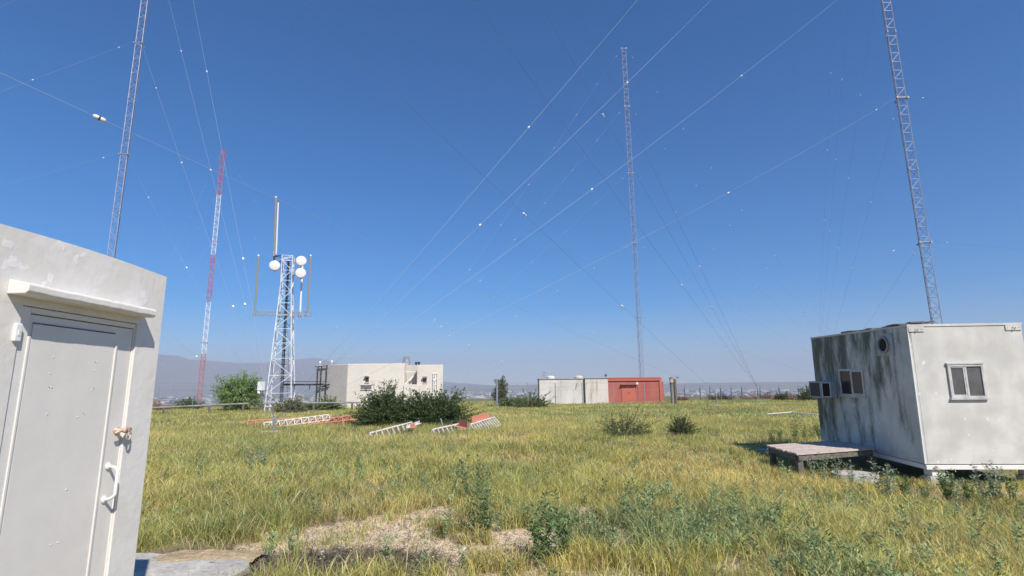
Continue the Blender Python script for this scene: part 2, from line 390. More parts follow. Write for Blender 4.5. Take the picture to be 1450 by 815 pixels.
# ------------------------------------------------------------------ mountains and low hills on the horizon
crest = [(-400, 530), (0, 500), (120, 492), (200, 499), (232, 501), (252, 503), (268, 508), (300, 510), (345, 514), (372, 513), (395, 511), (420, 508), (445, 506),
         (462, 509), (485, 517), (520, 526), (600, 537), (640, 541), (700, 545), (760, 546), (850, 544), (940, 543), (1000, 541), (1040, 542), (1090, 541), (1150, 542), (1300, 538), (1450, 535), (1800, 537)]
ca = []; cs = []
for px, py in crest:
    v = ray(px, py); ca.append(math.atan2(v.x, v.y)); cs.append(v.z / math.hypot(v.x, v.y))
def ridge(name, r0, rc, r1, scale_fn, seed, colr):
    A = np.linspace(-1.25, 1.25, 900); Q = np.linspace(0, 1, 46)
    AA, QQ = np.meshgrid(A, Q, indexing='ij')
    H = np.maximum(scale_fn(AA), .0005) * rc + 62
    RRr = r0 + (r1 - r0) * QQ
    prof = np.where(RRr < rc, sstep(0, 1, (RRr - r0) / (rc - r0)) ** .9, 1 - sstep(0, 1, (RRr - rc) / (r1 - rc)))
    nz = np.abs(fbm(AA * 26 + 3, RRr / 900, 5, seed) - .5) * 2
    Z = -64 + H * prof * (1 - .42 * nz * np.sin(np.clip(prof, 0, 1) * math.pi) - .02 * nz) + 8 * (fbm(AA * 60, RRr / 200, 3, seed + 9) - .5) * prof
    V = np.stack([RRr * np.sin(AA), RRr * np.cos(AA), Z], -1).reshape(-1, 3)
    i = np.arange(V.shape[0]).reshape(AA.shape); a = i[:-1, :-1]; b = i[1:, :-1]; c_ = i[1:, 1:]; d_ = i[:-1, 1:]
    T = np.concatenate([np.stack([a, d_, c_], -1).reshape(-1, 3), np.stack([a, c_, b], -1).reshape(-1, 3)])
    k = fbm(V[:, 0] / 260, V[:, 1] / 260, 4, seed + 3)[:, None]
    C = np.array(colr) * (.6 + .8 * k)
    o = tri_mesh(name, V, T, C, M['ground']); o['kind'] = 'structure'
    o.data.polygons.foreach_set('use_smooth', np.ones(len(T), bool)); return o
ridge('mountains', 6900, 8300, 9300, lambda A: np.interp(A, ca, cs), 80, (.10, .095, .07))
ridge('hills', 5600, 6200, 6800, lambda A: .0008 + .0016 * vn(A * 9, A * 0, 90) + .004 * sstep(-.5, -.75, A), 95, (.12, .12, .075))

# ------------------------------------------------------------------ haze (even air volume)
HZ = MB().quadbox((-10400, -10400, -68), (10400, 10400, 500)).build('haze', None)
hm = bpy.data.materials.new('hazy_air'); hm.use_nodes = True; t = hm.node_tree; t.nodes.clear()
vo = nn(t, 'ShaderNodeVolumePrincipled'); vo.inputs['Color'].default_value = (.60, .65, .78, 1); vo.inputs['Density'].default_value = .00020
vo.inputs['Anisotropy'].default_value = 0.0
ou = nn(t, 'ShaderNodeOutputMaterial'); t.links.new(vo.outputs[0], ou.inputs['Volume'])
HZ.data.materials.append(hm); HZ['kind'] = 'stuff'; HZ['label'] = 'pale brownish haze lying over the valley and the far mountains'; HZ['category'] = 'haze'

# ------------------------------------------------------------------ far city in the valley (one mass)
def city():
    V = []; T = []; C = []; n0 = 0
    rng = np.random.default_rng(5)
    def box(cx, cy, sx, sy, h, a, col, roof):
        nonlocal n0
        z = float(hgt(cx, cy)) - 1
        ca_, sa_ = math.cos(a), math.sin(a); c4 = [(-sx, -sy), (sx, -sy), (sx, sy), (-sx, sy)]
        P = [(cx + u * ca_ - v * sa_, cy + u * sa_ + v * ca_) for u, v in c4]
        for zz in (z, z + h): V.extend([(p[0], p[1], zz) for p in P])
        V.extend([(p[0], p[1], z + h) for p in P])
        C.extend([col] * 8 + [roof] * 4)
        for i in range(4):
            j = (i + 1) % 4; T.append((n0 + i, n0 + j, n0 + 4 + j)); T.append((n0 + i, n0 + 4 + j, n0 + 4 + i))
        T.append((n0 + 8, n0 + 9, n0 + 10)); T.append((n0 + 8, n0 + 10, n0 + 11)); n0 += 12
    def blob(cx, cy, s, h, col):
        nonlocal n0
        z = float(hgt(cx, cy)); k = 7
        V.append((cx, cy, z + h)); C.append(col)
        for ring, (rr_, hh) in enumerate(((.8, .75), (1, .3))):
            for i in range(k):
                t_ = 2 * math.pi * i / k + ring * .4; q = s * rr_ * rng.uniform(.7, 1.2)
                V.append((cx + q * math.cos(t_), cy + q * math.sin(t_), z + h * hh * rng.uniform(.8, 1.2))); C.append(col)
        for i in range(k):
            j = (i + 1) % k; T.append((n0, n0 + 1 + i, n0 + 1 + j))
            T.append((n0 + 1 + i, n0 + 1 + k + i, n0 + 1 + k + j)); T.append((n0 + 1 + i, n0 + 1 + k + j, n0 + 1 + j))
        n0 += 1 + 2 * k
    for i in range(8000):
        r_ = rng.uniform(1300, 6600) if i % 3 else rng.uniform(1100, 3400); a_ = rng.uniform(-.95, .95); cx, cy = r_ * math.sin(a_), r_ * math.cos(a_)
        u = rng.random(); dens = float(fbm(cx / 500, cy / 500, 2, 33))
        if u < .13 and dens > .45:
            s_ = rng.uniform(10, 38); wv = rng.uniform(.3, .62)
            box(cx, cy, s_, s_ * rng.uniform(.3, .8), rng.uniform(7, 15), rng.uniform(-.3, .3), (wv, wv * .97, wv * .93), (.5, .49, .47))
        elif u < .5:
            wv = rng.uniform(.35, .75)
            box(cx, cy, rng.uniform(6, 12), rng.uniform(5, 9), rng.uniform(4, 7), rng.uniform(0, 1.5), (wv, wv * .93, wv * .84), random.choice([(.34, .26, .2), (.45, .43, .4), (.3, .2, .16)]))
        else:
            g_ = rng.uniform(.6, 1.2); blob(cx, cy, rng.uniform(8, 22), rng.uniform(6, 13), (.05 * g_, .075 * g_, .035 * g_))
    return tri_mesh('city', np.array(V), np.array(T), np.array(C), M['ground'])
tag(city(), 'far suburb of pale roofs and dark trees spread across the valley floor', 'city', kind='stuff')
bb = at(1028, 559, 2600); z0 = float(hgt(bb.x, bb.y))
o = empty('blue_building', (bb.x, bb.y, z0), 'small bright blue roofed building far off in the valley', 'building')
MB().quadbox((-9, -8, 0), (9, 8, 12)).build('wall', M['panel_white'], o)
MB().quadbox((-9.6, -8.6, 12), (9.6, 8.6, 26)).build('roof', mat('blue_sheeting', (.12, .32, .62), .6), o)

# ------------------------------------------------------------------ guyed masts
BASES = {}
LEV = [12.3, 24.6, 36.9, 49.2, 60.4]
def lattice(legs, brace, p, z0, z1, hw, panel, rl=.032, rb=.016, legsep=None):
    tri = [(hw * 1.1547 * math.cos(R(a)), hw * 1.1547 * math.sin(R(a))) for a in (90, 210, 330)]
    n = max(1, round((z1 - z0) / panel))
    for k, (x, y) in enumerate(tri):
        (legsep[k] if legsep else legs).bar((x, y, z0), (x, y, z1), rl, 5)
    for i in range(n):
        za = z0 + (z1 - z0) * i / n; zb = z0 + (z1 - z0) * (i + 1) / n
        for k in range(3):
            A = tri[k]; B = tri[(k + 1) % 3]
            brace.bar((*A, za), (*B, za), rb, 3, caps=False)
            if i % 2: A, B = B, A
            brace.bar((*A, za), (*B, zb), rb, 3, caps=False)
def mast(key, px, py, Y, hw, label, painted=False, base=None, zb=None):
    P = base or at(px, py, Y); zb = float(hgt(P.x, P.y)) if zb is None else zb
    BASES[key] = Vector((P.x, P.y, 0))
    o = empty('radio_mast', (P.x, P.y, zb), label, 'mast', 'tall guyed lattice masts')
    H = 60.6 - zb
    MB().prism([(1 * math.cos(R(a)), 1 * math.sin(R(a))) for a in range(0, 360, 45)], -.3, .5).build('concrete_base', M['concrete'], o)
    MB().lathe((0, 0, .5), (0, 0, 1), [(0, .16), (.1, .2), (.2, .12), (.3, .2), (.4, .12), (.5, .2), (.6, .1)]).build('base_insulator', M['porcelain'], o)
    if painted:
        cuts = [1.1] + [at(px, v, Y).z - zb for v in (500, 427, 360, 275)] + [H]
        for i in range(5):
            q = MB(); lattice(q, q, P, cuts[i], cuts[i + 1], hw, .95, .065, .036)
            s_ = q.build('mast_section', M['mast_red'] if i % 2 == 0 else M['mast_white'], o); s_['label'] = 'faded red section' if i % 2 == 0 else 'white painted section'
    else:
        L = [MB(), MB(), MB()]; B = MB(); lattice(None, B, P, 1.1, H, hw, .8, legsep=L)
        for l in L: l.build('leg', M['mast'], o)
        B.build('bracing', M['mast'], o)
    for z in LEV:
        q = MB(); zz = z - zb
        for a in (90, 210, 330):
            v = Vector((math.cos(R(a)), math.sin(R(a)), 0)); w_ = Vector((math.cos(R(a + 120)), math.sin(R(a + 120)), 0))
            q.bar(v * hw * 1.5 + Vector((0, 0, zz)), w_ * hw * 1.5 + Vector((0, 0, zz)), .035)
            q.quadbox(tuple(v * hw * 1.5 + Vector((-.07, -.07, zz - .08))), tuple(v * hw * 1.5 + Vector((.07, .07, zz + .08))))
        q.build('guy_collar', M['mast'] if not painted else M['mast_red'], o)
    if not painted:
        for z in (18.4, 30.7, 43):
            for a in (90, 210, 330): q = MB(); q.lathe((hw * 1.15 * math.cos(R(a)), hw * 1.15 * math.sin(R(a)), z - zb - .1), (0, 0, 1), [(0, .05), (.02, .075), (.18, .075), (.2, .05)], 8); q.build('flange', M['mast'], o)
    return o
mast('T1', 178, 215, 49.0, .33, 'tall grey guyed mast behind the left shed roof, leaning out of frame top')
mast('T2', 301, 380, 124.0, .5, 'red and white banded guyed mast standing far off on the left', painted=True)
mast('T3', 895.5, 300, 84.5, .36, 'grey guyed mast rising behind the red and white containers')
mast('T4', 1300, 300, 40.0, .34, 'tall grey guyed mast rising behind the tilted cabin on the right')
mast('T0', 0, 0, 0, .33, 'grey guyed mast beside the camera, holding the wires overhead', base=Vector((-22.5, .2, 0)))

ANCH = {'A1': at(389, 594, 20.0)}
def anchor(key, P, label, post_h=None):
    P = Vector(P); z = float(hgt(P.x, P.y)); ANCH[key] = P
    o = empty('guy_anchor', (P.x, P.y, z), label, 'guy anchor', 'guy wire anchors')
    MB().prism([(-.35, -.3), (.35, -.3), (.35, .3), (-.35, .3)], -.2, .1).build('concrete_block', M['concrete'], o, .02)
    q = MB(); q.bar((0, 0, .1), (0, 0, P.z - z), .05, 6); q.bar((-.12, .1, .1), (0, 0, P.z - z - .08), .03, 4); q.build('anchor_rod', M['steel_dull'], o)
    MB().quadbox((-.09, -.015, P.z - z - .07), (.09, .015, P.z - z + .07)).build('equaliser_plate', M['galv'], o, .01)
anchor('A1', ANCH['A1'], 'low steel guy anchor in the grass by the fallen lattice sections, fan of wires above')
anchor('A2i', at(1014, 556, 46), 'guy anchor post left of centre of the right-hand wire fence')
anchor('A2o', at(1073, 549, 57), 'guy anchor post at the right-hand wire fence where four dark wires meet')
P = Vector((41.5, 5.4, .4)); anchor('A3', P, 'guy anchor off to the right of the tilted cabin')
anchor('A4', at(1156, 556, 74), 'guy anchor beyond the tilted cabin near the field edge')
anchor('A5', at(540, 560, 60), 'guy anchor behind the large dark bush')
anchor('A6', at(1240, 556, 70), 'guy anchor hidden behind the tilted cabin beyond the field')
anchor('A7', at(150, 556, 110), 'guy anchor left of the red and white mast')
anchor('A8', at(100, 470, 20), 'guy anchor behind the left shed') if False else anchor('A8', Vector((-60, 22, .4)), 'guy anchor far behind the left shed')

def wire_mesh(A, B, r, sag):
    n = 18; pts = []
    for i in range(n + 1):
        t_ = i / n; p = A.lerp(B, t_); p.z -= sag * 4 * t_ * (1 - t_); pts.append(p)
    return pts
def insulator(P, d, L, rad, mirror=False, parent=None, origin=None):
    P = P - origin; d = d.normalized(); q = MB()
    prof = [(-L / 2, rad * .35), (-L * .42, rad * .8), (-L * .25, rad), (-L * .08, rad * .95), (0, rad * .72), (L * .08, rad * .95), (L * .25, rad), (L * .42, rad * .8), (L / 2, rad * .35)]
    q.lathe(P, d, prof, 10); o = q.build('insulator', M['porcelain'], parent, smooth=True)
    if L > .25:
        side = d.cross(Vector((0, 0, 1))).normalized()
        s_ = MB().lathe(P - d * .02, d, [(0, rad * .5), (0, rad * .99), (.04, rad * .99), (.04, rad * .5)], 10)
        s_.quadbox(tuple(P + side * rad * .6 - Vector((.012, .012, L * .02))), tuple(P + side * rad * .95 + Vector((.012, .012, L * .02))))
        s_.build('slot', M['brown_glaze'], o)
NAMES = {'T1': 'tall grey left mast', 'T2': 'red and white mast', 'T3': 'centre mast', 'T4': 'right mast', 'T0': 'mast beside the camera'}
AN = {'A1': 'anchor in the near grass', 'A2i': 'inner anchor at the right fence', 'A2o': 'outer anchor at the right fence', 'A3': 'anchor right of frame', 'A4': 'anchor beyond the cabin',
      'A5': 'anchor behind the bush', 'A6': 'anchor behind the cabin', 'A7': 'anchor on the far left', 'A8': 'anchor behind the shed'}
LVN = ['lowest', 'second lowest', 'middle', 'second highest', 'topmost']
def guy(T_, lv, A_, r=.011, mat_='wire', ins=(), sag=.35, size=(.14, .05), auto=True):
    A = BASES[T_].copy(); A.z = LEV[lv]; B = ANCH[A_]
    hw = .5; dxy = Vector((B.x - A.x, B.y - A.y, 0)).normalized(); A = A + dxy * hw
    pts = wire_mesh(A, B, r, sag)
    o = empty('guy_wire', tuple(B), f'{LVN[lv]} guy wire, {NAMES[T_]} to {AN[A_]}', 'guy wire', 'guy wires with white insulators')
    MB().tube([p - B for p in pts], r, 5).build('strand', M[mat_], o, smooth=True)
    ts = []
    for (px, py) in ins:                               # where the photo shows an insulator on this wire
        best = min(range(0, 1001), key=lambda i: (lambda q: 1e9 if q[2] < .5 else (q[0] - px) ** 2 + (q[1] - py) ** 2)(px_of(A.lerp(B, i / 1000) - Vector((0, 0, sag * 4 * (i / 1000) * (1 - i / 1000))))))
        ts.append(best / 1000)
    if auto:
        L = (A - B).length; k = .035
        while k < .97:
            if all(abs(k - t_) > .09 for t_ in ts): ts.append(k)
            k += 8.5 / L
    for t_ in ts:
        p = A.lerp(B, t_); p.z -= sag * 4 * t_ * (1 - t_); d = (B - A); insulator(p, d, size[0], size[1], parent=o, origin=B)
guy('T1', 4, 'A1', 0.0072, ins=[(293, 101), (348, 366)], auto=False)
guy('T1', 3, 'A1', 0.0072, ins=[(257, 72), (299, 240), (330, 435)], auto=False)
guy('T1', 2, 'A1', 0.0066, ins=[(222, 124), (257, 230), (330, 434)], auto=False)
guy('T1', 1, 'A1', 0.0050, ins=[(209, 280), (262, 380), (362, 558)], auto=False)
guy('T1', 0, 'A1', 0.0044, ins=[(272, 512)], auto=False)
for lv in range(5): guy('T1', lv, 'A8', 0.0044)
guy('T4', 4, 'A1', 0.0060, ins=[(757, 188)], auto=False, sag=.5)
guy('T4', 3, 'A1', 0.0066, ins=[(890, 118), (688, 326)], auto=False, sag=.5)
guy('T4', 2, 'A1', 0.0066, ins=[(1047, 104), (840, 270)], auto=False, sag=.5)
guy('T4', 1, 'A1', 0.0055, ins=[(1240, 154), (1030, 270)], auto=False, sag=.5)
guy('T4', 0, 'A1', 0.0039, ins=[(1266, 358), (595, 461)], auto=False, sag=.4)
big = (.30, .062)
guy('T0', 0, 'A2i', 0.0060, 'wire', ins=[(146, 151)], auto=False, size=big, sag=.3)
guy('T0', 1, 'A2i', 0.0060, 'wire_dark', ins=[(766, 279), (903, 410)], auto=False, size=big, sag=.3)
guy('T0', 2, 'A2o', 0.0074, 'wire_dark', ins=[(965, 404)], auto=False, size=big, sag=.3)
guy('T0', 3, 'A2o', 0.0074, 'wire_dark', ins=[(861, 160), (1012, 432)], auto=False, size=big, sag=.3)
guy('T0', 4, 'A2o', 0.0081, 'wire_dark', ins=[(998, 374), (1067, 530)], auto=False, size=big, sag=.3)
for lv in range(5):
    guy('T4', lv, 'A4', 0.0044, 'wire_dark')
    guy('T4', lv, 'A3', 0.0044)
    guy('T3', lv, 'A5', 0.0055); guy('T3', lv, 'A6', 0.0050, 'wire_dark')
    guy('T2', lv, 'A7', 0.0077); guy('T2', lv, 'A5', 0.0066)

# ------------------------------------------------------------------ telecom tower with dishes and whips
def telecom():
    Y = 45.0; P = at(397, 574, Y); zb = float(hgt(P.x, Y)); top = at(403, 363, Y).z - zb
    o = empty('lattice_tower', (P.x, Y, zb), 'white tapering lattice tower carrying round dishes and upright whip antennas', 'tower')
    o.rotation_euler = (0, R(-.8), R(14))
    w0, w1 = 1.02, .43
    def c(k, z):
        s_ = w0 + (w1 - w0) * min(1, z / (top * .8)); sx, sy = ((-1, -1), (1, -1), (1, 1), (-1, 1))[k]; return Vector((sx * s_, sy * s_, z))
    for k in range(4):
        MB().bar(c(k, 0), c(k, top * .8), .05, 6).bar(c(k, top * .8), c(k, top), .045, 6).build('leg', M['tower_white'], o)
    zs = [0]; 
    while zs[-1] < top - .3: zs.append(zs[-1] + max(.85, 1.55 * (1 - zs[-1] / top * .5)))
    zs[-1] = top
    q = MB()
    for i in range(len(zs) - 1):
        for k in range(4):
            a_, b_ = k, (k + 1) % 4
            q.bar(c(a_, zs[i + 1]), c(b_, zs[i + 1]), .026, 4)
            q.bar(c(a_ if (i + k) % 2 else b_, zs[i]), c(b_ if (i + k) % 2 else a_, zs[i + 1]), .031, 4)
    q.build('bracing', M['tower_white'], o)
    q = MB()
    for s_ in (-.1, -.03, .05, .12): q.bar((s_, .3, 0), (s_ * .6, .2, top * .97), .024, 5)
    for i in range(34): q.quadbox((-.2, .27, i * top / 34), (.2, .31, i * top / 34 + .05))
    q.build('cable_run', M['dark'], o)
    q = MB()
    for s_ in (-.18, .18): q.bar((s_ + .3, .4, 0), (s_ + .1, .3, top), .02, 4)
    for i in range(40): q.bar((.12 + .2 - .2 * i / 40, .4, i * top / 40), (.48 - .2 * i / 40, .4, i * top / 40), .014, 3)
    q.build('climbing_ladder', M['galv'], o)
    pz = at(400, 446, Y).z - zb
    def lx(px, py): return (at(px, py, Y).x - P.x)
    q = MB()
    for yy in (-.45, .45):
        q.bar((lx(364, 446), yy, pz), (lx(441, 446), yy, pz), .045); q.bar((lx(366, 440), yy, pz + .33), (lx(441, 440), yy, pz + .33), .03)
    n = 16
    for i in range(n + 1):
        X = lx(366, 446) + (lx(440, 446) - lx(366, 446)) * i / n
        q.bar((X, -.45, pz), (X, .45, pz), .02, 3)
        for yy in (-.45, .45): q.bar((X, yy, pz), (X, yy, pz + .33), .014, 3)
    q.build('cross_arm', M['galv'], o)
    def whip(px0, py0, px1, py1, yy, r_, m_='whip', lab=None):
        a_ = at(px0, py0, Y); b_ = at(px1, py1, Y); A = Vector((a_.x - P.x, yy, a_.z - zb)); B = Vector((b_.x - P.x, yy, b_.z - zb))
        q = MB().bar(A, B, r_, 8); w_ = q.build('whip_antenna', M[m_], o, smooth=False)
        MB().bar(A - Vector((0, 0, .3)), A + Vector((0, 0, .12)), r_ * 1.5, 8).build('clamp', M['galv'], w_)
        MB().lathe(B, (0, 0, 1), [(0, r_ * 1.15), (.1, r_ * 1.15), (.14, r_ * .5)], 8).build('cap', M['porcelain'], w_)
        if lab: w_['label'] = lab
    whip(368, 444, 374, 366, -.45, .075); whip(437, 443, 442, 363, -.45, .075)
    whip(393.5, 360, 397.5, 283, -.3, .08, lab='tallest whip at tower top'); whip(395.5, 362, 399.5, 290, 0, .06, 'mast_white')
    whip(425, 443, 430, 364, .3, .08, 'mast_white', 'pale blue white pole')
    q = MB(); tx = at(394, 362, Y).x - P.x
    for k in (.05, .55): q.bar((tx - .05, -.3, top - k), (-w1, -w1, top - k), .04, 4); q.bar((tx - .05, -.3, top - k), (-w1, w1, top - k), .035, 4)
    q.bar((tx, -.3, top - .7), (tx, -.3, top + .3), .07, 6); q.build('whip_bracket', M['dark'], o)
    def dish(px, py, rad, yy):
        d_ = at(px, py, Y); C_ = Vector((d_.x - P.x, yy, d_.z - zb))
        ax = Vector((.10, -1, 0)).normalized()
        q = MB().lathe(C_ - ax * .22, ax, [(0, rad * .3), (.05, rad * .75), (.12, rad * .97), (.2, rad), (.3, rad), (.33, rad * .97), (.36, rad * .8), (.375, 0)], 32)
        D = q.build('dish_antenna', M['dish'], o, smooth=True)
        q = MB().bar(C_ - ax * .55, C_ - ax * .2, .09, 8); q.bar(C_ - ax * .5 + Vector((0, 0, -.4)), C_ - ax * .5 + Vector((0, 0, .4)), .05, 6)
        q.bar(C_ - ax * .5, Vector((.45 * (1 if C_.x > 0 else -1), .1, C_.z)), .035, 4)
        q.build('mount', M['steel_dull'], D)
    dish(396, 380, .44, -.95); dish(430, 371.5, .44, -.75); dish(429, 388.5, .44, -.75)
    q = MB(); bx = at(377, 546, Y); q.quadbox((bx.x - P.x - .28, -1.35, bx.z - zb - .35), (bx.x - P.x + .28, -1.0, bx.z - zb + .35)); q.build('equipment_box', M['tower_white'], o, .02)
    q = MB(); bz = at(400, 566, Y).z - zb
    for a_, b_ in ((0, 1), (1, 2), (2, 3), (3, 0)): q.bar(c(a_, .5), c(b_, .5), .05)
    q.build('base_frame', M['tower_white'], o)
    q = MB()
    for k in range(4): p_ = c(k, 0); q.quadbox((p_.x - .3, p_.y - .3, -.3), (p_.x + .3, p_.y + .3, .14))
    q.build('footing', M['concrete'], o)
    return o
telecom()
# cable bridge from tower to building
A = at(404, 545, 45); B = at(458, 545, 49.6)
o = empty('cable_bridge', (A.x, A.y, float(hgt(A.x, A.y))), 'dark cable tray on posts running from white tower to white building', 'cable tray')
q = MB(); d = B - A; zt = A.z - o.location.z; off = Vector((0, 0, zt))
perp = Vector((-d.y, d.x, 0)).normalized() * .28; dd = Vector((d.x, d.y, 0))
for s_ in (-1, 1): q.bar(perp * s_ + off, dd + perp * s_ + off, .05); q.bar(perp * s_ + off + Vector((0, 0, .3)), dd + perp * s_ + off + Vector((0, 0, .3)), .03)
for i in range(15): q.bar(dd * i / 14 - perp + off, dd * i / 14 + perp + off, .025, 3)
q.build('tray', M['dark'], o)
q = MB()
for k in range(5): q.tube([dd * .0 + perp * (k - 2) * .3 + off + Vector((0, 0, .08)), dd * .5 + perp * (k - 2) * .35 + off + Vector((0, 0, .05)), dd + perp * (k - 2) * .3 + off + Vector((0, 0, .09))], .045, 5)
q.build('cables', M['black'], o)
for f_ in (.22, .62, .93): MB().bar(dd * f_ - Vector((0, 0, .3)), dd * f_ + off, .045, 6).build('post', M['galv'], o)

# ------------------------------------------------------------------ white building, left of centre
def white_building():
    P0 = at(490, 572, 50); P0.z = 0; Pb = at(448, 519, 53.2); PR = at(627, 545, 50)
    zb = float(hgt(P0.x, P0.y)) - .3
    o = empty('white_building', (P0.x, P0.y, zb), 'flat roofed white rendered building left of centre with metal roof vent', 'building')
    H = at(490, 515, 50).z - zb; X = lambda px: at(px, 545, 50).x - P0.x; Z = lambda py, px=540: at(px, py, 50).z - zb
    w1, w2, w3 = X(572), X(590), X(627); bx, by = Pb.x - P0.x, Pb.y - P0.y
    MB().prism([(0, 0), (w1, 0), (w1, 8), (bx + 2, 9.5), (bx, by)], 0, H).build('wall', M['wall_white'], o, .05)
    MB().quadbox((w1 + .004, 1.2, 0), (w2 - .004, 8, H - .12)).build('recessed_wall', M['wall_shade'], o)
    MB().prism([(w2, 0), (w3, 0), (w3 - .9, 6), (w2, 6)], 0, H - .16).build('wall', M['wall_white'], o, .05)
    MB().quadbox((w1 + .01, -.15, 0), (w2 + .9, .12, Z(544, 585))).build('low_parapet', M['wall_white'], o, .03)
    MB().bar((w1 + .1, .05, Z(544)), (w1 + 1.0, 1.1, Z(526)), .05).bar((w1 - .05, .4, Z(526, 580)), (w1 + .9, .4, Z(526, 580)), .04).build('stair_rail', M['handle'], o)
    def louver(x0, x1, y0, y1, n=6, frame='wall_white', slat='steel_dull'):
        xa, xb, za, zb_ = X(x0), X(x1), Z(y1, x0), Z(y0, x0)
        L = MB().quadbox((xa, -.03, za), (xb, .01, zb_)).build('vent', M['glass_dark'], o)
        q = MB()
        for i in range(n):
            z = za + (zb_ - za) * (i + .5) / n; q.quadbox((xa, -.07, z - .02), (xb, -.034, z + .02))
        q.build('slats', M[slat], L)
        q = MB().quadbox((xa - .06, -.09, za - .06), (xb + .06, -.02, za)); q.quadbox((xa - .06, -.09, zb_), (xb + .06, -.02, zb_ + .05)); q.build('frame', M[frame], L)
    louver(511.5, 526, 545, 551); louver(517.5, 522, 533, 541, 4); louver(599, 604, 535, 542, 4)
    MB().quadbox((X(516.5), -.28, Z(533.5)), (X(522.5), -.02, Z(532))).build('vent_hood', M['steel_dull'], o)
    MB().quadbox((X(598.5), -.28, Z(536)), (X(604.5), -.02, Z(533.5))).build('vent_hood', M['steel_dull'], o)
    q = MB()
    for px in (613.5, 616, 619.5): q.bar((X(px), -.12, Z(552, 616)), (X(px), -.12, Z(527, 616)), .03)
    for k in range(7): z = Z(552 - k * 4, 616); q.bar((X(613.5), -.12, z), (X(619.5), -.12, z), .02, 3) if k % 2 == 0 else q.bar((X(613.5), -.12, z), (X(616), -.12, z), .02, 3)
    q.build('wall_ladder', M['handle'], o)
    r_ = (X(574.5) - X(562.5)) / 2; cx = X(568.5)
    MB().lathe((cx, 2.0, H - .05), (0, 0, 1), [(0, r_), (.36, r_), (.4, r_ * .8), (.48, r_ * .78), (.72, r_ * .85), (.78, r_ * .6), (.8, 0)], 20).build('roof_vent', M['vent_metal'], o, smooth=False)
    for px in (582, 586): MB().lathe((X(px), 2.4, H - .15), (0, 0, 1), [(0, .1), (.25, .1), (.25, .14), (.36, .14)], 8).build('vent_pipe', M['dark'], o)
    for px in (534, 538): MB().lathe((X(px), 2, H - .05), (0, 0, 1), [(0, .12), (.14, .14), (.2, .08)], 8).build('roof_cap', M['vent_metal'], o)
    # conduits down the far left corner and two lamps on the roof edge
    e = Vector((bx, by, 0)); u = (-e).normalized(); nrm = Vector((u.y, -u.x, 0)) * (1 if u.y * -1 < 0 else 1)
    nrm = Vector((-.72, -.69, 0))
    q = MB()
    for k in (0.5, 1.1, 2.0): p = e + u * k + nrm * .1; q.bar(p + Vector((0, 0, .1)), p + Vector((0, 0, H - .1)), .05, 5)
    p = e + nrm * .12; q.bar(p + Vector((0, 0, H - .12)), p + u * 2.2 + Vector((0, 0, H - .06)), .05, 4); q.bar(p + u * .5 + Vector((0, 0, Z(549))), p + u * 2.6 + Vector((0, 0, Z(543))), .07, 4)
    q.build('conduit', M['dark'], o)
    for k in (.6, 2.6):
        p = e + u * k; MB().bar(p + Vector((0, 0, H)), p + Vector((0, 0, H + .22)), .03, 5).lathe(p + Vector((0, 0, H + .2)), (0, 0, 1), [(0, .07), (.12, .11), (.22, .05)], 8).build('roof_lamp', M['porcelain'], o)
white_building()

# ------------------------------------------------------------------ container units, centre right
def unit(name, x0, x1, y0, y1, D, depth, wallm, label, cat, fn=None, roofm='steel_dull'):
    A = at(x0, y1, D); zb = float(hgt((at(x0, y1, D).x + at(x1, y1, D).x) / 2, D)) - .1
    o = empty(name, (A.x, D, zb), label, cat); W = at(x1, y0, D).x - A.x; H = at((x0 + x1) / 2, y0, D).z - zb
    MB().quadbox((0, 0, 0), (W, depth, H)).build('wall', M[wallm], o, .02)
    MB().quadbox((-.06, -.06, H + .003), (W + .06, depth + .06, H + .11)).build('roof', M[roofm], o, .02)
    if fn: fn(o, W, H, A, zb)
    return o
def d1(o, W, H, A, zb):
    for px in (781, 820): 
        MB().lathe((at(px, 540, 55).x - A.x if px < 800 else W - .45, 1.2, H + .1), (0, 0, 1), [(0, .44), (.16, .44), (.24, .36), (.3, .2), (.32, 0)], 18).build('roof_dome', M['panel_white'], o, smooth=False)
    q = MB(); x = at(771, 540, 55).x - A.x; q.bar((x, .4, H), (x, .4, H + .85), .03, 5)
    for k in range(3): q.bar((x - .3, .4, H + .45 + .15 * k), (x + .35, .4, H + .45 + .15 * k), .015, 3)
    q.bar((x - .12, .4, H), (x - .12, .4, H + .6), .025, 4); q.build('roof_antenna', M['steel_dull'], o)
    q = MB()
    for k in range(1, 4): q.quadbox((W * k / 4 - .02, -.02, .05), (W * k / 4 + .02, -.002, H - .03))
    q.build('panel_joint', M['panel_white'], o)
    MB().bar((W * .80, -.05, H * .62), (W * .84, -.05, H * .86), .035, 4).build('bracket', M['steel_dull'], o)
    MB().quadbox((-.09, -.03, .1), (-.003, .12, H)).build('dark_corner_strip', M['dark'], o)
unit('equipment_shelter', 764, 827.5, 537, 571, 55, 3.2, 'panel_white', 'longer off-white equipment container with two low roof domes', 'container', d1)
def d2(o, W, H, A, zb):
    q = MB().quadbox((-.11, -.02, .03), (-.003, .3, H)); q.build('dark_corner_strip', M['dark'], o)  # dark strip fills the gap between the containers, its shade put in colour
    MB().lathe((W - .12, .3, H + .1), (0, 0, 1), [(0, .04), (.2, .04), (.2, .12), (.34, .12)], 8).build('roof_lamp', M['dark'], o)
unit('equipment_shelter', 829.5, 860.5, 536, 572, 54.85, 3.2, 'rust_panel', 'narrow white container streaked with rust beside the red shed', 'container', d2)
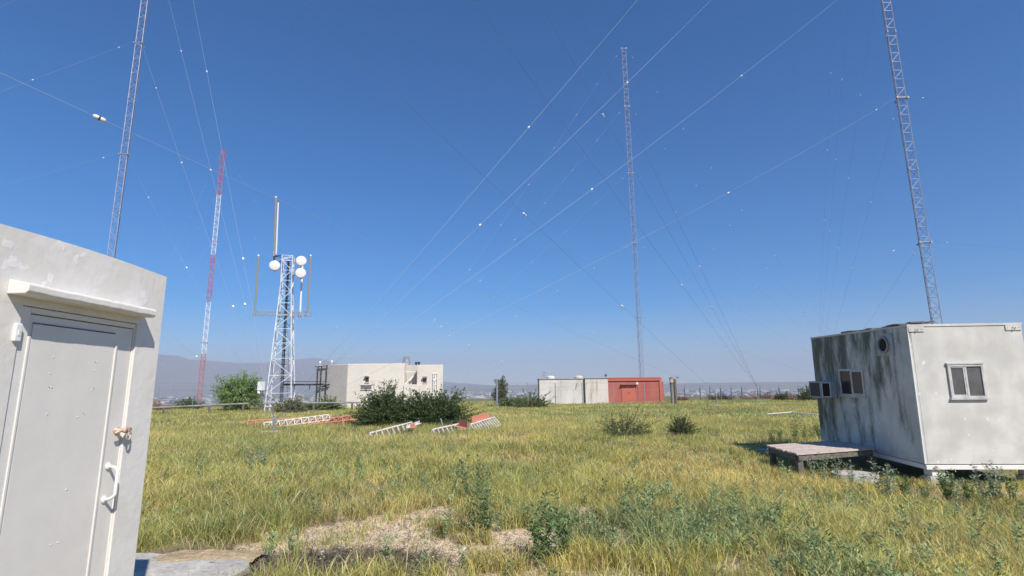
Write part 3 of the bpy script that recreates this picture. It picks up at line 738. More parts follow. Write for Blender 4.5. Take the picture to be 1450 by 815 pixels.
def d3(o, W, H, A, zb):
    X = lambda px: at(px, 550, 57).x - A.x; Z = lambda py: at(890, py, 57).z - zb
    d_ = MB().quadbox((X(880), -.05, .02), (X(899), -.004, Z(545.5))).build('door', M['red_trim'], o, .01)
    MB().lathe((X(890), -.1, Z(556)), (0, 1, 0), [(0, .05), (.05, .05)], 8).build('handle', M['dark'], d_)
    MB().quadbox((X(879), -.35, Z(544.5)), (X(900), -.003, Z(543.5))).build('door_canopy', M['red_block'], o)
    MB().lathe((X(901.5), -.35, Z(543)), (0, 1, 0), [(0, .05), (.05, .14), (.3, .12)], 10).build('wall_lamp', M['porcelain'], o)
    q = MB().quadbox((-.02, -.12, H - .25), (W + .12, -.003, H - .02)); q.build('fascia', M['red_trim'], o)
    q = MB().quadbox((W - .16, -.1, 0), (W + .02, -.004, H - .26)); q.build('corner_trim', M['red_trim'], o)
    MB().quadbox((W + .02, 1.0, .35), (W + .62, 3.2, H - .35)).build('side_box', M['red_block'], o, .02)
    MB().quadbox((X(903), -.04, .1), (X(915), -.005, H - .5)).build('panel', M['red_block'], o)
unit('red_shed', 861.5, 935, 535.5, 569, 57, 3.4, 'red_block', 'brick red flat roofed shed with a door and small lamp', 'shed', d3, 'red_trim')

# ------------------------------------------------------------------ fences and rails
def fence(name, pts, tops, label, post_r=.03, wires=3, arm=True, D=None, lean=0, rail=None, wood=False, zt=None):
    P0 = pts[0]; z0 = float(hgt(P0.x, P0.y)); o = empty(name, (P0.x, P0.y, z0), label, 'fence')
    T_ = []
    for i, (p, tz) in enumerate(zip(pts, tops)):
        zg = float(hgt(p.x, p.y)); a_ = Vector((p.x, p.y, zg - .1)) - o.location; b_ = Vector((p.x, p.y, tz)) - o.location
        q = MB().bar(a_, b_, post_r if i % 2 else post_r * 1.25, 6)
        if arm: q.bar(b_, b_ + Vector((.12, .22, .28)), post_r * .6, 4)
        q.build('post', M['steel_post' if wood else 'galv'], o); T_.append((a_ + Vector((0, 0, .1)), b_))
    q = MB()
    for k in range(wires):
        f_ = 1 - k * .30
        for (a0, b0), (a1, b1) in zip(T_[:-1], T_[1:]): q.bar(a0.lerp(b0, f_), a1.lerp(b1, f_), .008 if k else .012, 3)
    q.build('wires', M['steel_dull'], o)
    if arm:
        q = MB()
        for k in (.5, 1):
            for (a0, b0), (a1, b1) in zip(T_[:-1], T_[1:]): q.bar(b0 + Vector((.12, .22, .28)) * k, b1 + Vector((.12, .22, .28)) * k, .008, 3)
        q.build('barbed_wire', M['steel_dull'], o)
    # chain link as thin diagonal strands
    q = MB()
    for (a0, b0), (a1, b1) in zip(T_[:-1], T_[1:]):
        L = (a1 - a0).length; n = int(L / .3)
        for i in range(n):
            for s_ in (0, 1):
                f0 = i / n; f1 = min(1, max(0, f0 + (1 if s_ else -1) * 1.7 / L))
                g_ = abs(f1 - f0) * L / 1.7
                A = a0.lerp(a1, f0); B = a0.lerp(a1, f1); BT = b0.lerp(b1, f1)
                q.bar(A, B.lerp(BT, g_), .0035, 3, caps=False)
    q.build('chain_link', M['galv'], o)
    return o
def line(pxs, D0, D1, py):
    n = len(pxs); return [at(px, py, D0 + (D1 - D0) * (px - pxs[0]) / (pxs[-1] - pxs[0])) for px in pxs]
pp = line([203, 226, 246, 275, 305, 338, 372], 50, 52, 547); fence('wire_fence', pp, [p.z for p in pp], 'chain link fence along the far left edge, behind the pipe rail')
pp = line([630, 643, 657, 672, 686, 701], 59, 57, 553); fence('wire_fence', pp, [p.z for p in pp], 'short chain link fence between the white building and the vine post')
pp = line([704.5, 747, 786, 824, 868, 912, 949], 49, 51, 542); fence('wire_fence', pp, [p.z for p in pp], 'chain link fence in front of the containers with a top rail', .035, 2, False)
pp = line([956, 969, 991, 1005, 1020, 1035, 1050, 1076, 1103, 1130, 1150, 1180, 1215], 60, 62, 549); fence('wire_fence', pp, [p.z for p in pp], 'chain link fence with barbed wire along the right field edge', .055, wood=True)
# thick gate posts
def gatepost(px, top, bot, D, label, w_=.16, wood=True, two=False):
    p = at(px, top, D); zg = float(hgt(p.x, D)); o = empty('gate_post', (p.x, D, zg), label, 'post')
    h = p.z - zg
    if two:
        MB().bar((-.12, 0, -.1), (-.12, 0, h), .16, 8).build('timber', M['wood_mid'], o)
        MB().bar((.22, .1, -.1), (.22, .1, h - .15), .15, 8).build('timber', M['wood_dark'], o)
        MB().lathe((-.12, -.22, h - .35), (0, 1, 0), [(0, .16), (.1, .2), (.18, .1)], 10).build('pulley', M['latch'], o)
        MB().bar((-.1, 0, h - .02), (.55, 0, h + .12), .04, 5).lathe((.5, 0, h - .1), (0, 0, 1), [(0, .1), (.14, .12)], 8).build('lamp_arm', M['galv'], o)
    else:
        MB().bar((0, 0, -.1), (0, 0, h), w_, 8).build('pole', M['galv'], o)
        MB().lathe((0, 0, h), (0, 0, 1), [(0, w_ * 1.3), (.08, w_ * 1.3), (.1, w_ * .6)], 8).build('cap', M['galv'], o)
gatepost(952, 534, 570, 50.5, 'thick pair of weathered timber posts right of the red shed', two=True)
gatepost(703.5, 538, 573, 48.5, 'pale steel corner post standing by the vine covered trunk', .075)
# low pipe rails
def piperail(p, q_, D0, D1, posts, label):
    A = at(*p, D0); B = at(*q_, D1); z0 = float(hgt(A.x, A.y)); o = empty('pipe_rail', (A.x, A.y, z0), label, 'rail')
    MB().bar(A - o.location, B - o.location, .075, 8).build('rail', M['steel_dull'], o)
    for f_ in posts:
        c = A.lerp(B, f_); zg = float(hgt(c.x, c.y)); MB().bar(Vector((c.x, c.y, zg - .2)) - o.location, c - o.location - Vector((0, 0, .02)), .09, 6).build('post', M['wood_dark'], o)
piperail((196, 578), (352, 571), 41, 44, (.22, .63, .95), 'low steel pipe rail on stubby posts at the left field edge')
piperail((372, 571), (512, 569.5), 43, 46, (.1, .5, .9), 'low dark pipe rail crossing in front of the white building')
# white irrigation pipe lying in grass on the right
A = G(1122, 583, .3); B = G(1158, 587, .3); q = MB().bar(A, B, .022, 6).bar(A - Vector((1.0, -.3, .1)), A, .022, 6)
o = q.build('white_pipe', M['handle']); tag(o, 'thin white pipe lying on the grass left of the cabin', 'pipe')

# ------------------------------------------------------------------ fallen lattice sections
def section(A, B, w_, m_, label, roll=0.0, panels=8, lift=0.0, ribs=False, orange_tip=False, r_=.022):
    A = Vector(A) - Vector((0, 0, .15)); B = Vector(B) - Vector((0, 0, .13)); o = empty('lattice_section', tuple(A), label, 'lattice section', 'fallen lattice mast sections')
    d = (B - A); L = d.length; d.normalize(); u = d.cross(Vector((0, 0, 1))).normalized(); v = u.cross(d)
    ring = [u * w_ * math.cos(R(a) + roll) + v * w_ * math.sin(R(a) + roll) for a in (90, 210, 330)]
    for k in range(3): MB().bar(ring[k], ring[k] + d * L, r_ * 1.25, 6).build('chord', M[m_], o)
    q = MB()
    for i in range(panels + 1):
        for k in range(3):
            a_ = ring[k] + d * L * i / panels; b_ = ring[(k + 1) % 3] + d * L * i / panels; q.bar(a_, b_, r_, 4)
            if i < panels and not ribs: q.bar(a_, ring[(k + 1) % 3] + d * L * (i + 1) / panels, r_ * .8, 4)
            elif i < panels and k == 1: q.bar(a_, ring[2] + d * L * (i + 1) / panels, r_ * .7, 4)
    q.build('bracing', M[m_], o)
    return o
def gp(px, py, z=.2): return G(px, py, z)
section(at(350, 597, 24.5), at(447, 592, 26), .2, 'orange', 'long faded orange lattice section lying furthest left', .3, 9)
section(at(374, 599, 23.6), at(466, 588, 25.2), .17, 'lattice_white', 'slim white lattice section lying across the orange ones', .1, 9)
section(at(436, 596, 24.6), at(508, 589, 25.6), .22, 'orange', 'orange lattice section with its end tucked behind the dark bush', .6, 6)
section(at(524, 616, 18.0), at(583, 601, 20.2), .22, 'lattice_white', 'white ribbed lattice section in front of the dark bush, left one', .0, 8, ribs=True)
section(at(613, 610, 18.6), at(655, 601.5, 20.4), .2, 'lattice_white', 'white ribbed lattice section half hidden in grass, middle one', .0, 7, ribs=True)
section(at(668, 604, 20.0), at(702, 594, 22.0), .24, 'lattice_white', 'white ribbed lattice section furthest right with close ribs', .2, 10, ribs=True)
def ang(A, B, w_, m_, name, label, cat):
    A = Vector(A); B = Vector(B); d = (B - A).normalized(); u = d.cross(Vector((0, 0, 1))).normalized(); v = u.cross(d); q = MB(); b = 0
    for (s0, s1) in (((0, 0), (w_, .0)), ((0, 0), (0, w_))):
        c4 = [A + u * s0[0] + v * s0[1], A + u * s1[0] + v * s1[1]]; th_ = (v if s1[0] else u) * .012; n = len(q.v)
        q.v += [tuple(x_) for x_ in (c4[0], c4[1], c4[1] + th_, c4[0] + th_)] + [tuple(x_ + (B - A)) for x_ in (c4[0], c4[1], c4[1] + th_, c4[0] + th_)]
        q.f += [tuple(n + i for i in f_) for f_ in ((3, 2, 1, 0), (4, 5, 6, 7), (0, 1, 5, 4), (1, 2, 6, 5), (2, 3, 7, 6), (3, 0, 4, 7))]
    tag(q.build(name, M[m_]), label, cat)
ang(at(668, 597, 20.6), at(692, 590.5, 22), .2, 'orange', 'angle_iron', 'orange steel angle lying on the rightmost white section', 'steel angle')
ang(at(650, 603, 20), at(662, 606, 19.4), .26, 'orange', 'angle_iron', 'short bent orange steel angle at the foot of the bush', 'steel angle')
ang(at(575, 606, 19.4), at(594, 599, 20.6), .1, 'lattice_white', 'angle_iron', 'slim white bar poking up against the dark bush', 'steel angle')
ang(at(581, 606, 19.2), at(587, 604, 19.5), .14, 'orange', 'angle_iron', 'little orange plate on the left ribbed white section', 'steel angle')
q = MB().bar(at(485, 610, 24), at(486, 596, 24), .07, 5); tag(q.build('stake', M['orange']), 'short orange stake upright at the left end of the bush', 'stake')
q = MB().bar(at(627, 604, 20), at(624, 592, 20), .025, 5); tag(q.build('stake', M['galv']), 'thin grey stake leaning in front of the dark bush', 'stake')

# ------------------------------------------------------------------ plants
def leaves(P, D_, L, W, cols, rng, m_, name, parent=None, droop=.0):
    """each leaf a folded pair of triangles: P base points, D_ directions"""
    n = len(P); D_ = D_ / np.linalg.norm(D_, axis=1, keepdims=True)
    rnd = rng.normal(size=(n, 3)); u = np.cross(D_, rnd); u /= np.linalg.norm(u, axis=1, keepdims=True) + 1e-9
    L = (L * rng.uniform(.6, 1.35, n))[:, None]; W = (W * rng.uniform(.7, 1.3, n))[:, None]
    mid = P + D_ * L * .5; tip = P + D_ * L; tip[:, 2] -= droop * L[:, 0]
    a = mid + u * W * .5; b = mid - u * W * .5
    V = np.stack([P, a, tip, b], 1).reshape(-1, 3); i = np.arange(n)[:, None] * 4
    T = np.concatenate([i + [0, 1, 2], i + [0, 2, 3]]); C = np.repeat(cols, 4, 0)
    return tri_mesh(name, V, T, C, m_, parent)
def shrub(name, base, w_, d_, h, nt_, nl, L, W, colA, colB, label, cat, group=None, seed=1, spread=1.0, trunk=None, bump=.25, low=.06, upright=.5, gap=0.0):
    rng = np.random.default_rng(seed); z0 = float(hgt(base[0], base[1])) if len(base) < 3 else base[2]
    o = empty(name, (base[0], base[1], z0), label, cat, group)
    tw = MB(); P = []; Dr = []; K = []
    for i in range(nt_):
        th_ = rng.uniform(0, 2 * math.pi); ph = math.acos(rng.uniform(low, 1)) ; e = np.array([math.sin(ph) * math.cos(th_), math.sin(ph) * math.sin(th_), math.cos(ph)])
        lobes = 1 + bump * (2 * float(vn(th_ * 1.6 + 5, ph * 2.4, seed)) - 1) + rng.normal() * .07
        if gap and float(vn(th_ * 3, ph * 4, seed + 3)) < gap: continue
        rr_ = lobes * rng.uniform(.55, 1.05); tip = np.array([e[0] * w_ / 2, e[1] * d_ / 2, e[2] * h * (.55 if trunk else 1)]) * rr_ + np.array([0, 0, h * .46 if trunk else 0]); tip[2] = max(tip[2], .05)
        if trunk: root = np.array([0, 0, trunk]) * rng.uniform(.5, 1)
        else: root = np.array([e[0] * w_ * .18 * rng.random(), e[1] * d_ * .18 * rng.random(), 0])
        midp = (root + tip) / 2 + np.array([0, 0, .08 * h]) ; pts = [root, midp, tip]
        if i % 4 == 0: tw.tube([tuple(p) for p in pts], [.03 * h / 2, .018 * h / 2, .006], 4)
        k = max(3, int(nl / nt_)); ts = rng.uniform(.35, 1.02, k)
        q_ = (1 - ts)[:, None] ** 2 * root + 2 * ((1 - ts) * ts)[:, None] * midp + (ts ** 2)[:, None] * tip
        q_ = q_ + rng.normal(size=(k, 3)) * np.array([.045, .045, .03]) * h * spread * .5
        out = (tip - root) / (np.linalg.norm(tip - root) + 1e-6); dd_ = out * upright + rng.normal(size=(k, 3)) * .55 + np.array([0, 0, .25])
        P.append(q_); Dr.append(dd_); K.append(np.full(k, rng.random()) * .6 + rng.random(k) * .4)
    P = np.concatenate(P); Dr = np.concatenate(Dr); K = np.concatenate(K)[:, None]; P[:, 2] = np.maximum(P[:, 2], .03)
    C = np.array(colA) * (1 - K) + np.array(colB) * K
    leaves(P, Dr, L, W, C, rng, M['leaf'], 'crown' if trunk else 'foliage', o)
    if trunk: tw.bar((0, 0, -.2), (0, 0, trunk), .10 * h / 3, 7, .06 * h / 3)
    tw.build('trunk' if trunk else 'stems', M['twig'], o)
    return o
DG = (.038, .07, .026); DG2 = (.115, .16, .058)
# large dark bush: wide crown
bp = at(583, 606, 23.5)
shrub('bush', (bp.x - 1.1, 23.6), 3.3, 2.6, 1.8, 620, 34000, .085, .042, DG, DG2, 'dark green leafy bush, left half of the big clump behind the fallen sections', 'bush', seed=3, upright=.9, bump=.2, low=-.12)
shrub('bush', (bp.x + .85, 23.4), 3.9, 2.6, 1.62, 680, 38000, .085, .042, DG, DG2, 'dark green leafy bush, right half of the big clump behind the fallen sections', 'bush', seed=4, upright=.9, bump=.2, low=-.12)
tp = at(338, 575, 47)
shrub('willow_tree', (tp.x, 47), 4.5, 4, 3.3, 420, 24000, .17, .06, (.14, .23, .07), (.27, .37, .13), 'round light green tree at the left edge of the field', 'tree', seed=5, trunk=.9, bump=.22, low=-.95, upright=.2)
for (px, py, D, w_, h, sd, cA, cB, lab) in [
    (268, 572, 52, 3.0, 1.15, 6, (.05, .075, .03), (.1, .12, .05), 'low dark scrub bush left of the light green tree'),
    (411, 575, 41, 3.4, 1.15, 7, (.06, .08, .035), (.15, .14, .07), 'olive brown bush under the white lattice tower'),
    (466, 573, 46, 3.0, 1.1, 8, (.05, .085, .03), (.11, .14, .05), 'mid green bush against the white building left wall'),
    (437, 576, 45, 2.0, .7, 15, (.05, .085, .03), (.12, .15, .06), 'small green bush beside the foot of the white lattice tower'),
    (752, 573, 46.5, 4.0, 1.35, 9, (.05, .08, .035), (.12, .14, .06), 'grey green bush at the fence left of the white container'),
    (722, 571, 48, 2.2, .9, 10, (.06, .09, .04), (.13, .16, .07), 'small pale green bush below the vine covered trunk'),
    (885, 618, 17.2, 2.3, .85, 11, (.045, .065, .028), (.11, .125, .05), 'wide loose bush in mid field, left of its small neighbour'),
    (966, 616, 17.8, 1.35, .72, 12, (.04, .06, .028), (.1, .115, .05), 'small loose bush in mid field, right of its wider neighbour'),
    (1107, 567, 58, 2.0, .8, 13, (.05, .06, .03), (.11, .1, .06), 'small dark bush on the reddish mound by the right fence'),
    (1145, 566, 57, 2.2, 1.6, 14, (.05, .08, .035), (.1, .13, .06), 'tall thin bush at the fence just left of the cabin'),
    (1022, 568, 62, 4.0, .9, 16, (.10, .09, .05), (.16, .13, .08), 'dry olive scrub along the foot of the right fence')]:
    p = at(px, py, D)
    shrub('bush', (p.x, D), w_, w_ * .7, h, 130 if D > 20 else 110, 6200 if D > 20 else 4600, .12 if D > 30 else .05, .05 if D > 30 else .022, tuple(1.7 * v for v in cA), tuple(1.6 * v for v in cB), lab, 'bush', seed=sd, upright=.6, bump=.3, low=.12)
p = at(709, 570, 49.5)
shrub('vine_covered_tree', (p.x, 49.5), 1.5, 1.4, 2.9, 170, 8000, .13, .055, (.09, .12, .05), (.22, .21, .13), 'short vine covered tree stump beside the steel corner post', 'tree', seed=21, trunk=1.6, bump=.3, low=-.98, upright=.2)
# reddish brown dry scrub banks
for (px, D, w_, h, lab, sd) in [(225, 50, 3.2, .9, 'reddish brown dry scrub beside the shed at the left fence', 31), (1075, 62, 5.5, 1.0, 'reddish brown dry scrub bank at the right fence, left part', 32),
                                (1125, 63, 6.0, .9, 'reddish brown dry scrub bank at the right fence, right part', 33), (480, 25.6, 2.0, .5, 'rust brown dry brush under the orange lattice section', 34), (965, 60, 2.6, .7, 'tan dry scrub beside the twin timber posts', 35)]:
    p = at(px, 570, D)
    shrub('dry_scrub', (p.x, D), w_, w_ * .6, h, 90, 3600, .13 if D > 30 else .07, .05 if D > 30 else .02, (.26, .15, .11), (.42, .27, .19), lab, 'dry scrub', seed=sd, low=0)

# weeds: upright stems with narrow leaves
def weed_mesh(seed, h, ns, nl, L, W, colA, colB, spread=.16):
    rng = np.random.default_rng(seed); P = []; Dr = []; C = []; q = MB()
    for s_ in range(ns):
        th_ = rng.uniform(0, 6.28); b = np.array([math.cos(th_), math.sin(th_), 0]) * rng.uniform(0, spread * .5); hh = h * rng.uniform(.6, 1.05)
        tip = b + np.array([math.cos(th_) * spread * rng.uniform(.3, 1.6), math.sin(th_) * spread * rng.uniform(.3, 1.6), hh])
        q.bar(tuple(b), tuple(tip), .004, 3, .002, caps=False)
        t_ = rng.uniform(.15, 1.0, nl); p_ = b + (tip - b) * t_[:, None]; a_ = rng.uniform(0, 6.28, nl)
        d_ = np.stack([np.cos(a_), np.sin(a_), rng.uniform(.2, 1.1, nl)], 1); P.append(p_); Dr.append(d_); k = (rng.random(nl) * .6 + rng.random() * .4)[:, None]
        C.append(np.array(colA) * (1 - k) + np.array(colB) * k)
    return np.concatenate(P), np.concatenate(Dr), np.concatenate(C), q, rng
WA, WB = (.1, .15, .08), (.2, .26, .15)
protos = {}
def weed(px, py, h, label, kind, D=None, group='leafy weeds among the grass'):
    p = G(px, py) if D is None else at(px, py, D)
    if kind not in protos:
        sd, ns, nl, L, W, ca_, cb_, spd = {'grey': (101, 9, 26, .07, .02, (.22, .28, .17), (.42, .46, .33), .14), 'green': (102, 12, 30, .07, .022, (.10, .17, .06), (.24, .32, .13), .13),
            'dark': (103, 10, 34, .06, .018, (.09, .15, .06), (.2, .27, .12), .22), 'spiky': (104, 14, 14, .1, .012, (.06, .085, .03), (.12, .14, .06), .18)}[kind]
        P, Dr, C, q, rng = weed_mesh(sd, 1.0, ns, nl, L, W, ca_, cb_, spd)
        o = empty('weed', (0, 0, 0), label, 'weed', group)
        a_ = leaves(P, Dr, L * 1.6, W * 1.5, C, rng, M['weed'], 'leaves', o); b_ = q.build('stems', M['weed_stem'], o); protos[kind] = o; used = False
    else:
        s_ = protos[kind]; o = s_.copy(); COL.objects.link(o)
        for ch in s_.children:
            c_ = ch.copy(); COL.objects.link(c_); c_.parent = o
        o['label'] = label
    o.location = (p.x, p.y, float(hgt(p.x, p.y))); o.scale = (h * random.uniform(.8, 1.2),) * 2 + (h,); o.rotation_euler = (0, 0, random.uniform(0, 6.28))
    return o
M['weed_stem'] = mat('weed_stem', (.16, .2, .09), .8)
weed(668, 712, .62, 'dark green upright weed, upper one of two at centre left', 'dark')
weed(688, 762, .62, 'dark green upright weed, lower one of two at centre left', 'dark')
weed(678, 758, .5, 'dark weed at the left edge of the lower dark weed pair', 'dark')
weed(780, 800, .6, 'bushy dark weed at the bottom centre right of the sandy patch', 'dark')
weed(800, 798, .5, 'green weed touching the bushy dark weed at bottom centre', 'green')
weed(765, 805, .45, 'green weed left of the bushy dark weed at bottom centre', 'green')
weed(358, 668, .5, 'blue green clump in the left part of the field', 'grey')
weed(372, 670, .45, 'blue green clump just right of its twin in the left field', 'grey')
for i, (px, py, h, k) in enumerate([(1165, 672, .55, 'grey'), (1185, 668, .5, 'grey'), (1150, 668, .4, 'grey'), (1205, 672, .45, 'grey'), (1248, 688, .62, 'grey'), (1262, 690, .55, 'grey'), (1280, 690, .45, 'green'), (1340, 688, .5, 'green'), (1352, 690, .42, 'grey'),
        (1392, 686, .55, 'grey'), (1410, 688, .6, 'grey'), (1432, 690, .45, 'green'), (1370, 690, .4, 'green'), (1308, 690, .3, 'green'), (1092, 622, .5, 'spiky'), (1125, 620, .65, 'spiky'), (1138, 620, .5, 'spiky'), (1150, 618, .45, 'spiky'), (1160, 620, .5, 'green'), (1105, 621, .4, 'green')]):
    weed(px, py, h, f'leafy weed number {i+1}', k)
_wl = ['grey green weed in front of the deck, middle of the row', 'grey green weed in front of the deck, right of middle', 'short grey green weed by the front deck post', 'grey green weed at the front right deck post', 'tallest grey green weed at the cabin left corner',
 'grey green weed just right of the tallest at the cabin corner', 'green weed left of the white pier block', 'green weed below the right cabin window', 'grey weed just right of the one under the cabin window', 'grey weed under the right part of the cabin front', 'tall grey weed near the right cabin corner',
 'green weed at the right edge of the frame by the cabin', 'low green weed between two grey ones at the cabin front', 'low green weed by the white pier block', 'spiky dark weed behind the left deck corner', 'tallest spiky weed behind the deck', 'spiky weed right of the tallest behind the deck', 'short spiky weed behind the deck', 'green weed at the cabin wall behind the deck', 'low green weed behind the left deck corner']
ws = [o for o in COL.objects if o.get('label', '').startswith('leafy weed number')]
for o in ws: o['label'] = _wl[int(o['label'].split()[-1]) - 1]

# ------------------------------------------------------------------ grass (uncountable)
PADS = [(G(1210, 673, -.12).x, G(1210, 673, -.12).y, .45, .4), (G(1079, 637, -.12).x, G(1079, 637, -.12).y, .2, .25)]
def inside_solid(x, y):
    m_ = (x < -2.1) & (x > -4.6) & (y > .3) & (y < 3.42)
    m_ |= (x < -2.35) & (x > -4.7) & (y > 3.3) & (y < 5.45 + .15 * np.sin(x * 5))
    m_ |= (x > 7.35) & (x < 9.7) & (y > 9.8) & (y < 13.7)
    m_ |= (np.hypot(x, y) < .5)
    for cx_0, cy_0, rx_0, ry_0 in PADS: m_ |= ((x - cx_0) / rx_0) ** 2 + ((y - cy_0) / ry_0) ** 2 < 1.1
    return m_
TG = np.array([[.26, .31, .10], [.44, .44, .14], [.56, .50, .19], [.60, .49, .28], [.45, .30, .20]])
def grass_ring(r0, r1, dens, w_, hmul, seed, segs, amax=1.15):
    rng = np.random.default_rng(seed); area = amax * (r1 * r1 - r0 * r0); n = int(area * dens)
    r_ = np.sqrt(rng.uniform(r0 * r0, r1 * r1, n)); a_ = rng.uniform(-amax, amax, n); x = r_ * np.sin(a_); y = r_ * np.cos(a_)
    cl = fbm(x * 2.3, y * 2.3, 3, 300); ba, mu, dr = soils(x, y)
    keep = rng.random(n) < np.clip((.15 + 1.6 * sstep(.3, .62, cl)) * (1 - .78 * ba) * (1 - .9 * mu) * (1 - .55 * dr), 0, 1)
    # plateau edge and solid things
    keep &= ~inside_solid(x, y); keep &= r_ < 66
    x, y, cl, ba, mu, dr = [q[keep] for q in (x, y, cl, ba, mu, dr)]; n = len(x); r_ = np.hypot(x, y); z = hgt(x, y)
    patch = fbm(x / 3.2, y / 3.2, 3, 310); hn = fbm(x / 1.1, y / 1.1, 3, 320)
    right = sstep(-2, 7, x) * (1 - sstep(14, 30, r_))
    h = (.08 + .25 * hn) * hmul * rng.uniform(.55, 1.25, n) * (1 - .62 * ba) * (1 - .25 * dr) * (1 - .34 * right) * (1 - .25 * sstep(20, 40, r_))
    bluish = sstep(.52, .66, fbm(x / 2.0 + 9, y / 2.0, 3, 330)) * (.15 + .55 * sstep(12, 6, r_) * sstep(0, .8, x) * (1 - sstep(2.2, 3.6, x)) + .45 * sstep(22, 36, r_) * sstep(-6, 2, x))
    hue = np.clip(.42 + 3.4 * (patch - .44) + rng.normal(size=n) * .42 + .7 * dr + .75 * right, 0, 3.999)
    hue = np.where(rng.random(n) < .05 + .15 * dr, 3.2 + .79 * rng.random(n), hue)
    k = np.floor(hue).astype(int); f_ = (hue - k)[:, None]; C = TG[k] * (1 - f_) + TG[k + 1] * f_
    bl = (rng.random(n) < bluish)[:, None]; C = np.where(bl, np.array([.27, .35, .17]) * rng.uniform(.7, 1.35, (n, 1)), C)
    C = C * np.array([1.1, 1.02, .95]) * rng.uniform(.62, 1.42, (n, 1)) * (.78 + .72 * fbm(x * 1.3, y * 1.3, 2, 345))[:, None] * (.86 + .28 * fbm(x / 4, y / 2.2, 3, 346))[:, None]
    seed_ = (rng.random(n) < .11)[:, None] & ~bl; C = np.where(seed_, np.array([.56, .52, .26]) * rng.uniform(.7, 1.25, (n, 1)), C); sd = seed_[:, 0]; h = np.where(sd, h * 1.12, h)
    dead = (rng.random(n) < .10 + .2 * dr) ; C = np.where(dead[:, None], np.array([.56, .46, .29]) * rng.uniform(.6, 1.2, (n, 1)), C)
    az = rng.uniform(0, 2 * math.pi, n); lean = rng.uniform(.1, 1.15, n) * h * np.where(dead, 1.6, 1); h = np.where(dead, h * .6, h); dx, dy = np.cos(az) * lean, np.sin(az) * lean
    fa = rng.uniform(0, 2 * math.pi, n); wx, wy = np.cos(fa), np.sin(fa); ww = w_ * rng.uniform(.6, 1.4, n) * (1 + .6 * bl[:, 0])
    def pt(fr, hf, wf):
        return (np.stack([x + dx * fr + wx * ww * wf, y + dy * fr + wy * ww * wf, z - .01 + h * hf], 1), np.stack([x + dx * fr - wx * ww * wf, y + dy * fr - wy * ww * wf, z - .01 + h * hf], 1))
    b0, b1 = pt(0, 0, .5)
    if segs == 2:
        fr_ = np.where(sd, .7, .3); hf_ = np.where(sd, .84, .66); b0, b1 = pt(0, 0, np.where(sd, .2, .5)); m0, m1 = pt(fr_, hf_, np.where(sd, .55, .45)); t0, _ = pt(1, 1 , 0)
        V = np.stack([b0, b1, m0, m1, t0], 1).reshape(-1, 3); i = np.arange(n)[:, None] * 5
        T = np.concatenate([i + [0, 1, 3], i + [0, 3, 2], i + [2, 3, 4]]); k = 5
    else:
        t0, _ = pt(1, 1, 0); V = np.stack([b0, b1, t0], 1).reshape(-1, 3); i = np.arange(n)[:, None] * 3; T = i + [0, 1, 2]; k = 3
    return V, T, np.repeat(C, k, 0)
def merge(parts):
    Vs, Ts, Cs = [], [], []; n = 0
    for V, T, C in parts: Vs.append(V); Ts.append(T + n); Cs.append(C); n += len(V)
    return np.concatenate(Vs), np.concatenate(Ts), np.concatenate(Cs)
V, T, C = merge([grass_ring(1.2, 4.2, 700, .006, .8, 1, 2, 1.35), grass_ring(4.2, 9, 3300, .006, 1, 2, 2), grass_ring(9, 16, 1500, .009, 1.05, 3, 2, 1.0), grass_ring(16, 30, 380, .020, 1.05, 4, 1, .95), grass_ring(30, 67, 105, .042, 1.1, 5, 1, .92)])
tag(tri_mesh('grass', V, T, C, M['grass']), 'tall yellow green wild grass covering the whole field', 'grass', kind='stuff')
print('blades tris', len(T))

# broad leafed ground weeds, denser bottom right
def ground_weeds():
    rng = np.random.default_rng(44); Ps, Ds, Cs = [], [], []
    n = 3800; r_ = np.sqrt(rng.uniform(3.4 ** 2, 15 ** 2, n)); a_ = rng.uniform(-.95, .95, n); x = r_ * np.sin(a_); y = r_ * np.cos(a_)
    ba, mu, dr = soils(x, y)
    pr = sstep(.5, .62, fbm(x / 1.9 + 9, y / 1.9, 3, 330)) * (.10 + .95 * sstep(0, .8, x) * (1 - sstep(2.4, 3.8, x)) * (1 - sstep(6.5, 10, y))) * (1 - ba) * (1 - mu) + .07
    kp = (rng.random(n) < pr) & ~inside_solid(x, y); x, y = x[kp], y[kp]; z = hgt(x, y)
    for X, Y_, Z_ in zip(x, y, z):
        ns = rng.integers(3, 8); h = rng.uniform(.18, .42); g_ = rng.uniform(.7, 1.2)
        for s_ in range(ns):
            th_ = rng.uniform(0, 6.28); tip = np.array([math.cos(th_), math.sin(th_), 0]) * .09 * rng.random() + np.array([0, 0, h * rng.uniform(.6, 1)])
            k = 13; t_ = rng.uniform(.1, 1, k)[:, None]; Ps.append(np.array([X, Y_, Z_]) + tip * t_ + rng.normal(size=(k, 3)) * .008)
            aa = rng.uniform(0, 6.28, k); Ds.append(np.stack([np.cos(aa), np.sin(aa), rng.uniform(.3, 1.2, k)], 1)); q_ = rng.random(k)[:, None]; Cs.append((np.array([.18, .26, .11]) * (1 - q_) + np.array([.36, .44, .22]) * q_) * g_)
    return leaves(np.concatenate(Ps), np.concatenate(Ds), .046, .014, np.concatenate(Cs), rng, M['weed'], 'ground_weeds')
tag(ground_weeds(), 'low blue green broad leafed weeds spread through the near grass', 'weeds', kind='stuff')

